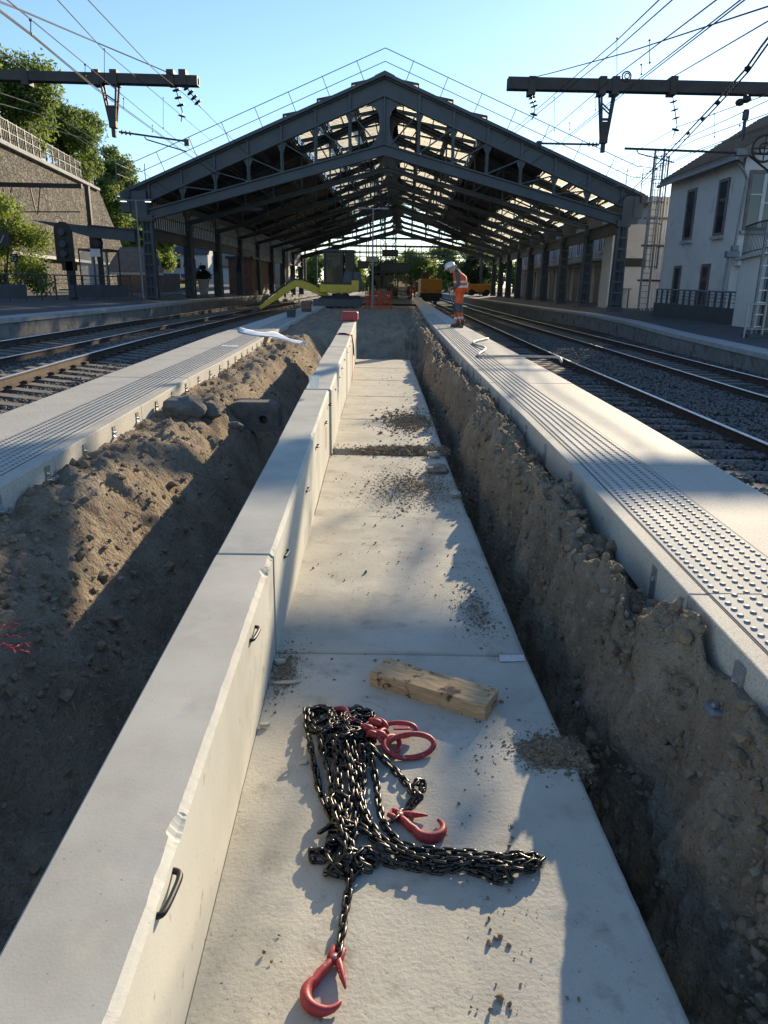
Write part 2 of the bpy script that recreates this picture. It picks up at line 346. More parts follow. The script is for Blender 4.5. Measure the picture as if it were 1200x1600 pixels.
def soil(x, y):
    """height of the dug ground between the two platform edges"""
    x = np.asarray(x, float); y = np.asarray(y, float)
    n1 = fbm(x*1.3+3, y*1.0, 4); n2 = fbm(x*5.5, y*4.2+7, 5, .55); n3 = fbm(x*23, y*21, 4, .6); rid = 1-np.abs(fbm(x*7+3, y*6, 4))*2.2
    sr = SLr(y); pi = PRi(y)
    # right bank
    rise = np.clip((x-(sr+.075+.10*n1+.07*n2))/(.27+.12*n1), 0, 1); rise = rise*rise*(3-2*rise)
    top = .35+.09*np.clip((3.0-y)/.6,0,1)+.15*n1+.06*n2+.06*np.clip((pi-x)/.5,0,1)*np.sin(y*1.9+1)+.02*(y<9)
    low = np.clip((pi-x)/.22, 0, 1); nr = np.clip((2.6-y)/.5,0,1); top = top*low+(top*(.5+.35*nr)+.12-.04*nr)*(1-low)
    hr = -.42+rise*(top+.42)
    # left bank
    wl = WLl(y); pl = PLi(y)
    s = np.clip((wl-.34+.16*n1-x)/(.80+.25*n1), 0, 1); s = s*s*(3-2*s)
    topl = .30+.07*n1+.05*n2; lowl = np.clip((x-pl)/.28, 0, 1); topl = topl*lowl+(.345+.02*n2)*(1-lowl)
    hl = -.45+.05*n1+s*(topl+.45)
    mid = np.clip((x-wl)/.05, 0, 1)
    h = np.where(x < wl, hl, np.where(x > sr-.02, hr, -.5))
    # end of the cutting: the pit closes and the ground climbs to the machine standing
    e = np.clip((y-16.0-.25*n1)/.25, 0, 1); pit = -.30+.06*n1
    inside = (x > wl) & (x < sr+.35)
    pw = np.clip((sr+.62+.12*n1-x)/.35, 0, 1)*np.clip((x-wl+.3)/.3, 0, 1)
    closed = np.clip((y-19.6+.6*n1-.25*n2)/1.9, 0, 1); closed = closed*closed*(3-2*closed)
    flat = .36+.10*n1*np.clip((40-y)/25,0,1)+.05*n2
    fully = h*(1-e)+e*np.where(inside, pit*pw+(1-pw)*h, h)
    h = fully*(1-closed)+closed*flat
    rough = np.clip((.9-np.abs(x-(sr-.5))),0,1)*0+1
    h = h+(np.where(x > 0, .070, .048)*n2+.030*n3+np.where(x > 0, .085, .018)*(rid-.6))*np.clip((46-y)/6, 0, 1)
    cap = np.where(x > pi-.03, .27+.10*np.clip((2.4-y)/.4,0,1), np.where(x < pl+.03, .36, .9)); h = np.minimum(h, cap)
    under = (x > wl-.004) & (x < sr+.012) & (y < 16.0)
    return np.where(under, np.minimum(h, -.32), h)
# --- sky side setting: far ground sheet, track beds
g = MB(); g.add([(-3000,-200,-1.0),(3000,-200,-1.0),(3000,6000,-1.0),(-3000,6000,-1.0)], [(0,1,2,3)])
tag(g.build('ground', MT['earth']), kind='structure')
ys = [.55]
while ys[-1] < 47: ys.append(ys[-1]*1.0072)
ys = np.array(ys); xs = np.concatenate([np.arange(-3.1,-1.9,.03), np.arange(-1.9,-.55,.0135), np.arange(-.55,.5,.06), np.arange(.5,.60,.0115), np.arange(.60,.98,.0062), np.arange(.98,1.3,.0115), np.arange(1.3,2.1,.05)])
Xg, Yg = np.meshgrid(xs, ys)
Xg = Xg-.0*Yg+(Yg>20)*0
spread = np.interp(ys, [0,16,47], [0,0,1])[:,None]
lim = PRo(ys)[:,None]-.2; Xg = np.where(Xg > 1.3, Xg+spread*(lim-2.0)*(Xg-1.3)/.8, Xg); Xg = np.where(Xg < -1.9, Xg-spread*1.0*(-1.9-Xg)/1.2, Xg)
Hg = soil(Xg, Yg)
# lumps overhang a little: push the steep banks sideways
Dx = (.035*fbm(Xg*9, Yg*8+40, 4)+.045*fbm(Hg*13+5, Yg*12+3, 4, .6)+.085*fbm(Hg*3.5+Xg*1.5, Yg*3.2+11, 4))*np.clip(1-(Yg/25),0,1)*np.clip((Xg-.66)/.15+(Xg<-.8)*9,0,1)*np.clip((PRi(Yg)-.02-Xg)/.12,0,1)*np.clip((Xg-PLi(Yg)-.05)/.2,0,1)
o = npmesh('trench_soil', np.stack([Xg+Dx, Yg, Hg], -1).reshape(-1,3), grid_faces(len(ys), len(xs)), MT['soil']); tag(o, kind='structure')
# --- clods and pebbles lying loose on the dug soil and the slabs
_ico = bmesh.new(); bmesh.ops.create_icosphere(_ico, subdivisions=1, radius=1)
IV = np.array([v.co[:] for v in _ico.verts]); IF = np.array([[v.index for v in f.verts] for f in _ico.faces]); _ico.free()
def scatter(name, P, rad, mat, seed=0, flat=.75, sink=.3, kind='stuff'):
    rs = np.random.RandomState(seed); n = len(P)
    j = 1+rs.uniform(-.32,.32,(n,len(IV),1)); sc = rs.uniform(.7,1.3,(n,1,3)); sc[:,:,2] *= flat
    V = IV[None]*j*sc*rad[:,None,None]
    a = rs.uniform(0,6.28,n); c, s = np.cos(a)[:,None], np.sin(a)[:,None]
    V = np.stack([V[...,0]*c-V[...,1]*s, V[...,0]*s+V[...,1]*c, V[...,2]], -1)+P[:,None,:]
    V[...,2] += (rad*flat*(1-sink*2))[:,None]
    F = IF[None]+(np.arange(n)*len(IV))[:,None,None]
    o = npmesh(name, V.reshape(-1,3), F.reshape(-1,3), mat, smooth=False); return tag(o, kind=kind)
def on_soil(n, seed, side):
    rs = np.random.RandomState(seed); y = np.exp(rs.uniform(np.log(.8), np.log(18), n))
    x = rs.uniform(SLr(y)+.02, PRi(y)-.03) if side > 0 else rs.uniform(PLi(y)+.03, WLl(y)-.08)
    z = soil(x, y); z = np.where((z < -.22) & (rs.rand(n) < .75), -.9, z); return np.stack([x, y, z], -1), rs
P_, rs_ = on_soil(2200, 11, 1); scatter('loose_pebbles', P_, np.clip(rs_.gamma(2,.0022,2200),.0018,.017), MT['pebble'], 1)
P_, rs_ = on_soil(4600, 12, 1); scatter('loose_clods', P_, np.clip(rs_.gamma(2,.0052,4600),.003,.032), MT['clod'], 2)
P_, rs_ = on_soil(2600, 13, -1); scatter('loose_pebbles', P_, np.clip(rs_.gamma(2,.0026,2600),.002,.02), MT['pebble'], 3)
P_, rs_ = on_soil(3400, 14, -1); scatter('loose_clods', P_, np.clip(rs_.gamma(2,.0055,3400),.003,.045), MT['clod'], 4)
for sd_, n_b in ((1,110),(-1,160)):
    P_, rs_ = on_soil(n_b, 15+sd_, sd_); scatter('loose_stones', P_, rs_.uniform(.010,.028,n_b), MT['pebble'] if sd_ > 0 else MT['clod'], 6+sd_, sink=.42)
rs_ = np.random.RandomState(5); n_ = 2600; y_ = np.exp(rs_.uniform(np.log(.9), np.log(15.8), n_)); u_ = 1-rs_.beta(1.0,1.7,n_)
x_ = WLr(y_)+.01+u_*(SLr(y_)-WLr(y_)-.02); keep = (fbm(x_*3, y_*2.2+3, 3) > .02)
P_ = np.stack([x_, y_, 0*y_], -1)[keep]; scatter('slab_crumbs', P_, np.clip(rs_.gamma(1.6,.0016,len(P_)),.001,.011), MT['clod'], 5, sink=.15)
# dirt spills on the slabs
def spill(c, rx, ry, h, n, seed, r=(.004,.016)):
    if r[1] > .004: spill(c, rx*1.25, ry*1.25, h*.5, n*2.2, seed+300, (.0012,.0036))
    n = int(n*2.4)
    rs = np.random.RandomState(seed); a = rs.normal(0,.45,(n,2))*(.75+.9*vnoise(rs.rand(n,1)*6+seed, rs.rand(n,1)*6)); d = np.hypot(a[:,0],a[:,1])
    P = np.stack([c[0]+a[:,0]*rx, c[1]+a[:,1]*ry, np.maximum(0, h*(1-d*1.1))], -1)
    P = P[P[:,0] < SLr(P[:,1])+.06]
    scatter('soil_spill', P, np.clip(r[0]*.5+rs.gamma(1.3,(r[1]-r[0])*.16,len(P)),.0012,r[1]*1.2), MT['clod'], seed)
spill(at(872,1178), .13, .09, .035, 1500, 21, (.003,.011))
spill(at(640,704), .50, .17, .035, 1500, 22, (.006,.022))
spill(at(650,760), .35, .55, .012, 900, 23, (.004,.014))
spill(at(640,660), .30, .75, .012, 900, 24, (.006,.024))
spill(at(445,1050), .06, .18, .012, 260, 25, (.002,.009))
spill(at(745,955), .10, .30, .008, 300, 26, (.002,.009))
# ------------------------------------------------------------------ L-shaped retaining units: wall + floor slab + lifting loops
unit_labels = ['nearest L-shaped concrete unit carrying the chain sling on its slab',
 'second L-shaped concrete unit from the camera, clean slab and damaged top corner',
 'third L-shaped concrete unit with pink spray mark and soil spilled on its slab',
 'fourth L-shaped concrete unit just beyond the soil-filled joint',
 'fifth L-shaped concrete unit, clear plastic cup standing behind its joint',
 'sixth L-shaped concrete unit, in the row before the red strap',
 'seventh L-shaped concrete unit with the red strap hanging down its wall',
 'farthest L-shaped concrete unit, under the red end cap']
loops = [[(277,1395),(405,990)],[(452,865),(484,765)],[(500,697),(513,660)],[(520,632),(527,608)],[(533,589),(537,575)],[(541,562),(545,550)],[(548,541),(550,533)],[(552,526)]]
pink = MB()
for k in range(8):
    y0, y1 = JY[k]+.006, JY[k+1]-.006
    if k == 3: y0 += .20
    root = thing('retaining_unit', (float(WLr((y0+y1)/2)), (y0+y1)/2, -.15), unit_labels[k], 'concrete block', 'L-shaped concrete units in a row')
    # wall: a profile swept in short steps so the arris can be chipped
    st = .006 if k == 0 else (.016 if k == 1 else .06)
    yy = np.arange(y0, y1+1e-6, (y1-y0)/max(2,int((y1-y0)/st)))
    if k == 3: yy = np.linspace(JY[3]+.004, y1, len(yy))
    m = MB(); nP = 9
    dz = {4:.03,5:.02}.get(k, 0)
    for y in yy:
        l, r_, z = float(WLl(y)), float(WLr(y)), float(np.interp(y, [JY[k],JY[k+1]], [WZ(JY[k]), WZ(JY[k+1])]))
        if k >= 3: r_ += .016
        l += (0,.005,-.004,.006,-.003,.004,0,0)[k]; r_ += (0,.005,-.003,.002,-.003,.004,0,0)[k]; z += (0,.004,-.003,.004,0,.003,-.002,0)[k]
        c = .0125+.0016*float(fbm(np.array(y*16.), np.array(k*3.3), 3))
        ch = 0
        for cy, cl, cd in ((1.27,.045,.020),(2.66,.055,.024),(2.80,.03,.016),(2.86,.03,.016),(5.0,.05,.02)):
            q = 1-((y-cy)/cl)**2
            if q > 0: ch = max(ch, cd*q**.6*(.5+.6*float(vnoise(np.array(y*45.), np.array(.5)))+.15*float(vnoise(np.array(y*130.), np.array(3.5)))))
        c = max(c, ch)
        j = .0012*float(fbm(np.array(y*60.), np.array(9.1), 2))*(1 if k < 2 else 0)
        b = -.15
        m.v += [(l,y,b),(l,y,z-.006),(l+.006,y,z),(r_-c*1.35+j,y,z),(r_-c*.55,y,z-c*(.55+(.35 if ch else 0))),(r_+.001,y,z-c*1.15+j),(r_,y,z-.12),(r_,y,-.002),(r_,y,b)]
    nn = len(yy)
    for i in range(nn-1):
        for q in range(nP-1): m.f.append((i*nP+q, i*nP+q+1, (i+1)*nP+q+1, (i+1)*nP+q))
    m.f.append(tuple(range(nP))[::-1]); m.f.append(tuple((nn-1)*nP+q for q in range(nP)))
    ob = m.build('wall', [MT['concrete_top'], MT['concrete_face']], root)
    mi = []
    for i in range(nn-1):
        for q in range(nP-1): mi.append(0 if q in (0,1,2) else 1)
    ob.data.polygons.foreach_set('material_index', mi+[1,1]); ob.data.update()
    s = MB(); a = .0025
    ny, nx = (150,80) if k == 0 else (60,40)
    ysl = np.linspace(y0, y1, ny)
    V = []
    for y in ysl:
        for x in np.linspace(WLr(y)+(.018 if k>=3 else .002), SLr(y), nx): V.append((x, y))
    V = np.array(V); hz = (-.012 if k in (2,) else 0)+.0022*fbm(V[:,0]*14, V[:,1]*14, 4)+.004*fbm(V[:,0]*1.5, V[:,1]*1.5+k, 2)
    if k < 2: hz = hz+.0035*np.clip(vnoise(V[:,0]*38, V[:,1]*38)-.72,0,1)*3
    V3 = np.column_stack([V, hz]).tolist(); s.add(V3, grid_faces(ny, nx).tolist())
    e = len(s.v)
    for i in range(ny): s.v.append((V3[i*nx+nx-1][0]+.003, ysl[i], -.15))
    for i in range(ny-1): s.f.append((i*nx+nx-1, e+i, e+i+1, (i+1)*nx+nx-1))
    e2 = len(s.v)
    for i in range(nx): s.v.append((V3[i][0], ysl[0]-.001, -.15))
    for i in range(nx-1): s.f.append((i, e2+i, e2+i+1, i+1))
    s.build('floor_slab', MT['concrete_slab'], root, smooth=True)
    for (u, v) in loops[k]:
        Xw = float(WLr(JY[k]*.5+JY[k+1]*.5))
        d = _ray(u, v); t = 0
        for _ in range(6):
            yq = d[1]*t if t else (JY[k]+JY[k+1])/2
            t = (float(WLr(yq))+(.018 if k >= 3 else .004)+.02)/d[0]
        c = Vector((d[0]*t-.02, d[1]*t, HC+d[2]*t))
        L = .060
        pts = [c+Vector((-.016,-L,.004)), c+Vector((.003,-L*.95,.004)), c+Vector((.010,-L*.7,.003)), c+Vector((.013,0,0)), c+Vector((.013,L*.7,-.003)), c+Vector((.004,L*.95,-.004)), c+Vector((-.016,L,-.004))]
        MB().tube([pts[0].lerp(pts[0],0)]+[.5*((2*pts[i])+(pts[i+1]-pts[max(i-1,0)])*t_+(2*pts[max(i-1,0)]-5*pts[i]+4*pts[i+1]-pts[min(i+2,6)])*t_*t_+(3*pts[i]-pts[max(i-1,0)]-3*pts[i+1]+pts[min(i+2,6)])*t_**3) for i in range(6) for t_ in (.33,.66,1)], .0066, 8).build('lifting_loop', MT['black_steel'], root, smooth=True)
    for (u, v, h) in ([(483,775,.16)] if k == 1 else [(512,680,.12)] if k == 2 else []):
        d = _ray(u, v); t = (float(WLr((JY[k]+JY[k+1])/2))+.006)/d[0]
        c = Vector((d[0]*t, d[1]*t, HC+d[2]*t)); x1, x2 = float(WLr(c.y-.02)), float(WLr(c.y+.02)); zb = max(.02, c.z-h)
        MB().prism([(x1+.0012,c.y-.02,zb),(x2+.0012,c.y+.02,zb),(x2+.0012,c.y+.022,c.z+h*.6),(x1+.0012,c.y-.018,c.z+h*.6)], (.001,0,0)).build('spray_mark', M('pink_marking_spray', (.62,.22,.19), 30, .8), root)
# ------------------------------------------------------------------ platform edges of precast slabs with tactile strips
def edge_platform(name, Pi, Po, y0, L, n, sgn, tin, tw, label_y):
    root = thing(name, (float(Pi(5)), 5, -.4)); root['kind'] = 'structure'
    studs = []
    for k in range(n):
        a, b = y0+k*L+.0025, y0+(k+1)*L-.0025
        z = ZP+random.uniform(-.002,.002)
        q = MB()
        ia, ib, oa, ob_ = float(Pi(a)), float(Pi(b)), float(Po(a)), float(Po(b))
        q.prism([(ia,a,z-.20),(oa,a,z-.20),(ob_,b,z-.20),(ib,b,z-.20)] if sgn > 0 else [(oa,a,z-.20),(ia,a,z-.20),(ib,b,z-.20),(ob_,b,z-.20)], (0,0,.20))
        sl_ = q.build('edge_slab', MT['slab_white'], root, bevel=.006)
        t = MB(); t1a, t1b = ia+sgn*tin, ib+sgn*tin; t2a, t2b = t1a+sgn*tw, t1b+sgn*tw
        pts = [(t1a,a+.002,z-.003),(t2a,a+.002,z-.003),(t2b,b-.002,z-.003),(t1b,b-.002,z-.003)]
        if sgn < 0: pts = pts[::-1]
        t.prism(pts, (0,0,.007)).build('tactile_strip', MT['tactile'], sl_, bevel=.0015)
        for e0, e1, o_ in ((t1a,t1b,-.0045),(t2a,t2b,.0045)):
            q2 = MB(); p4 = [(e0+sgn*(o_-.0035),a+.002,z-.002),(e0+sgn*(o_+.0035),a+.002,z-.002),(e1+sgn*(o_+.0035),b-.002,z-.002),(e1+sgn*(o_-.0035),b-.002,z-.002)]
            q2.prism(p4 if sgn > 0 else p4[::-1], (0,0,.0035)).build('joint', MT['joint'], sl_)
        if a < 30:
            p = .049; ny = int(round((b-a)/p))
            for j in range(ny):
                for i in range(int(tw/p)):
                    f = (j+.5)/ny; y = a+(b-a)*(f+(.25/ny if i % 2 else -.25/ny))
                    x = (t1a*(1-f)+t1b*f)+sgn*(tw/ int(tw/p))*(i+.5)
                    studs.append((x, y, z+.004))
    if studs:
        S = np.array(studs); ng = 10 if sgn > 0 else 8
        prof = [(.0118,0),(.0104,.0038),(.0065,.0055)]
        rv = np.array([[r*math.cos(2*math.pi*k/ng), r*math.sin(2*math.pi*k/ng), z] for r, z in prof for k in range(ng)]+[[0,0,.0058]])
        fc = [[i*ng+k, i*ng+(k+1)%ng, (i+1)*ng+(k+1)%ng, (i+1)*ng+k] for i in range(2) for k in range(ng)]
        fc += [[2*ng+k, 2*ng+(k+1)%ng, 3*ng, 3*ng] for k in range(ng)]
        V = (rv[None]+S[:,None,:]).reshape(-1,3)
        F4 = np.array([f for f in fc if f[2] != f[3]]); F3 = np.array([f[:3] for f in fc if f[2] == f[3]])
        off = (np.arange(len(S))*len(rv))[:,None,None]
        T = np.concatenate([F4[:,[0,1,2]],F4[:,[0,2,3]],F3]); F = (T[None]+off).reshape(-1,3)
        so_ = npmesh('tactile_studs', V, F, MT['stud'], None, smooth=False); so_.parent = root; so_.location = -root.location; so_['kind'] = 'stuff'
    f = MB()
    for k in range(0, 60):
        a, b = y0+k*2.5, y0+(k+1)*2.5
        if b > y0+n*L+.5: break
        x1, x2 = float(Po(a))-sgn*.10, float(Po(b))-sgn*.10
        pts = [(x1,a,-.9),(x1-sgn*.25,a,-.9),(x2-sgn*.25,b,-.9),(x2,b,-.9)]
        f.prism(pts if sgn < 0 else pts[::-1], (0,0,1.168))
    f.build('footing_wall', MT['concrete_old'], root)
    return root
plR = edge_platform('platform_edge', PRi, PRo, .42, 2.007, 67, 1, .075, .38, 0)
plL = edge_platform('platform_edge', PLi, PLo, .45, 2.007, 67, -1, .105, .40, 0)
def bracket(root, x, y, sgn, zf):
    b = MB(); s = -sgn    # stands on the trench side of the slab edge
    b.bb((x+s*.002,y-.028,zf+.008),(x+s*.010,y+.028,ZP-.035)); b.bb((x+s*.002,y-.036,zf),(x+s*(.085 if sgn > 0 else .05),y+.036,zf+.006))
    b.lathe((x+s*.013,y,ZP-.085),[(.012,-.006),(.012,.006)],8); b.lathe((x+s*.055,y+.012,zf+.008),[(.011,0),(.011,.014)],6)
    b.build('slab_bracket', MT['galv'], root)
for y in np.arange(1.98, 20, .80): bracket(plR, float(PRi(y)), float(y), 1, .275)
for y in np.arange(2.35, 15, .66): bracket(plL, float(PLi(y)), float(y), -1, .352)
# standing between the platform edges further on, inside the shed
m = MB(); yy = np.linspace(46.5, 150, 22)
for y in yy: m.v += [(float(PLi(y)), y, .462), (float(PRi(y)), y, .462)]
for i in range(len(yy)-1): m.f.append((2*i, 2*i+1, 2*i+3, 2*i+2))
tag(m.build('island_platform', MT['asphalt']), kind='structure')
# ------------------------------------------------------------------ side platforms
def side_platform(name, edge, ze, far, zf, y0, y1, sgn, zb):
    root = thing(name, (float(edge(30)),30,0)); root['kind'] = 'structure'
    yy = np.concatenate([np.arange(y0, 60, 1.5), np.arange(60, y1+1, 8)])
    c, s, f = MB(), MB(), MB()
    for y in yy:
        e, z = float(edge(y)), float(ze(y))
        e2 = e+sgn*.62
        c.v += [(e-sgn*.05,y,z-.13),(e-sgn*.05,y,z-.006),(e-sgn*.044,y,z),(e2,y,z+.006)]
        s.v += [(e2,y,z+.003),(e+sgn*2.6,y,float(zf(y))),(float(far(y)),y,float(zf(y)))]
        f.v += [(e,y,zb-.3),(e,y,z-.128)]
    n = len(yy)
    fl = (lambda t: t) if sgn < 0 else (lambda t: t[::-1])
    for i in range(n-1):
        for q in range(3): c.f.append(fl((i*4+q, i*4+q+1, i*4+q+5, i*4+q+4)))
        for q in range(2): s.f.append(fl((i*3+q+1, i*3+q, i*3+q+3, i*3+q+4))[::-1])
        f.f.append(fl((i*2, i*2+1, i*2+3, i*2+2)))
    c.build('coping', MT['coping'], root); s.build('surface', MT['asphalt'], root); f.build('platform_wall', MT['concrete_old'], root)
    return root
OR_ = lerp([(0,9.2),(18,9.45),(26,9.75),(33,10.3),(41,10.6),(50,10.1),(66,9.8),(140,10.4)])
ORz = lerp([(0,-.05),(18,.0),(26,.10),(33,.20),(41,.26),(60,.30)])
ORf = lerp([(0,.06),(18,.10),(26,.22),(33,.36),(41,.46),(60,.46)])
side_platform('side_platform', OR_, ORz, lambda y: 45, ORf, -6, 220, 1, -.6)
OL_ = lerp([(0,-10.0),(20,-10.1),(32.5,-10.4),(46,-11.2),(77,-11.4),(140,-11.4)])
OLz = lerp([(0,.55),(200,.60)])
OLf = lerp([(0,.66),(200,.72)])
side_platform('side_platform', OL_, OLz, lerp([(0,-22.5),(43.5,-22.5),(45.4,-14.7),(200,-14.7)]), OLf, -6, 220, -1, -.3)
# ------------------------------------------------------------------ track beds and tracks
def bed(name, xl, xr, z, y0, y1):
    yy = np.concatenate([np.arange(y0, 40, .35), np.arange(40, y1, 6)]); V = []
    nx = 26
    for y in yy:
        for f in np.linspace(0,1,nx): V.append((xl(y)*(1-f)+xr(y)*f, y, z))
    V = np.array(V, float); V[:,2] += .03*fbm(V[:,0]*1.7, V[:,1]*1.7, 3)*(V[:,1] < 60)
    tag(npmesh(name, V, grid_faces(len(yy), nx), MT['ballast']), kind='structure')
R1 = lerp([(-10,4.82),(9,4.87),(19,4.90),(26,5.0),(37,5.2),(55,5.5),(90,5.75),(200,7.5),(400,9)])   # far rail of the near right track
R2 = lerp([(-10,6.95),(13,7.02),(28,7.2),(45,7.3),(90,7.9),(200,10),(400,12)])
L1 = lerp([(-10,-5.1),(6,-5.5),(11.2,-5.8),(14.4,-6.05),(19.6,-6.33),(26,-6.45),(37.5,-6.66),(60,-6.9),(120,-7.4),(400,-7)])
L2 = lerp([(-10,-7.2),(15.3,-7.83),(18.7,-7.9),(25.3,-8.15),(33,-8.25),(60,-8.7),(120,-9.3),(400,-9)])
bed('ballast_bed', lambda y: PRo(y)-.25, lambda y: OR_(y)+.1, -.512, -6, 400)
bed('ballast_bed', lambda y: OL_(y)-.1, lambda y: PLo(y)+.25, -.135, -6, 400)
def track(label, near, far, zn, zf, y0, y1, slp_y1=58):
    root = thing('railway_track', (float(near(20)),20,min(zn,zf)-.2), label, 'railway track', 'tracks beside the island platform'); org = ORG[root.name]
    yy = np.concatenate([np.arange(y0, 60, 2.0), np.arange(60, y1, 8)])
    for fn, z in ((near, zn), (far, zf)):
        web, top = MB(), MB()
        prof = [(-.07,-.17),(-.07,-.155),(-.012,-.13),(-.010,-.045),(-.034,-.03),(-.034,-.006),(.034,-.006),(.034,-.03),(.010,-.045),(.012,-.13),(.07,-.155),(.07,-.17)]
        for y in yy:
            x = float(fn(y)); web.v += [(x+a, y, z+b) for a, b in prof]
            top.v += [(x-.034,y,z-.006),(x-.026,y,z),(x+.026,y,z),(x+.034,y,z-.006)]
        n = len(yy); k = len(prof)
        for i in range(n-1):
            for q in range(k): web.f.append((i*k+q, i*k+(q+1)%k, (i+1)*k+(q+1)%k, (i+1)*k+q)[::-1])
            for q in range(3): top.f.append((i*4+q, i*4+q+1, i*4+q+5, i*4+q+4))
        r = web.build('rail', MT['rail_rust'], root); top.build('running_surface', MT['rail_top'], r, smooth=False)
    s = MB(); s.box((0,0,0),(2.55,.24,.16)); me = s.mesh('sleeper', MT['sleeper'])
    cl = MB()
    for x in (-.82,-.60,.60,.82): cl.box((x,0,.10),(.09,.12,.05))
    mc = cl.mesh('rail_clip', MT['rail_rust'])
    y = max(y0, 4.0)+.1
    while y < slp_y1:
        xa, xb = float(near(y)), float(far(y)); c = Vector(((xa+xb)/2, y, (zn+zf)/2-.235))
        tilt = -math.atan2(zf-zn, abs(xb-xa))*(1 if xb < xa else -1)
        ob = inst('sleeper', me, root, c-org, (0, -tilt*(-1 if xb<xa else 1) if False else math.atan2(zn-zf, xb-xa) if xb > xa else math.atan2(zf-zn, xa-xb), random.uniform(-.015,.015)))
        if y < 30: inst('rail_clip', mc, ob, (0,0,0))['kind'] = 'stuff'
        y += .60
    return root
track('railway track right of the platform with the brightest sunlit rail', lambda y: R1(y)-1.42, R1, -.35, -.35, 3, 400)
track('railway track along the right-hand side platform wall', R2, lambda y: R2(y)+1.36, -.35, -.35, 6, 400)
track('railway track left of the platform with sun glinting on its rail', lambda y: L1(y)+1.38, L1, -.03, .10, 4, 400)
track('railway track along the left-hand side platform wall', L2, lambda y: L2(y)-1.36, -.0, .12, 8, 400)
def stones(name, n, xl, xr, z, y0, y1, seed, r=(.016,.034)):
    rs = np.random.RandomState(seed); y = np.exp(rs.uniform(np.log(y0), np.log(y1), n)); f = rs.rand(n)
    x = xl(y)*(1-f)+xr(y)*f
    if seed in (32,35):
        kp = np.abs(((y-4.1+.3) % .6)-.3) > .125; x, y = x[kp], y[kp]; n = len(x)
    P = np.stack([x, y, np.full(n, z)+rs.uniform(0,.03,n)+.03*fbm(x*1.7,y*1.7,3)], -1); scatter(name, P, rs.uniform(*r, n), MT['ballast_stone'], seed, flat=.8)
stones('ballast_stones', 9000, lambda y: R1(y)+.12, lambda y: R2(y)-.12, -.50, 7, 34, 31)
stones('ballast_stones', 5200, lambda y: R1(y)-1.3, lambda y: R1(y)-.1, -.515, 7, 18, 32)
stones('ballast_stones', 2600, lambda y: R2(y)+1.5, lambda y: OR_(y)-.02, -.53, 10, 34, 33)
stones('ballast_stones', 3800, lambda y: L1(y)-.12, lambda y: L2(y)+.12, -.155, 10, 32, 34)
stones('ballast_stones', 6000, lambda y: L1(y)+.1, lambda y: L1(y)+1.3, -.145, 5, 24, 35)
stones('ballast_stones', 1500, lambda y: L2(y)-1.5, lambda y: OL_(y)+.02, -.16, 14, 40, 36)
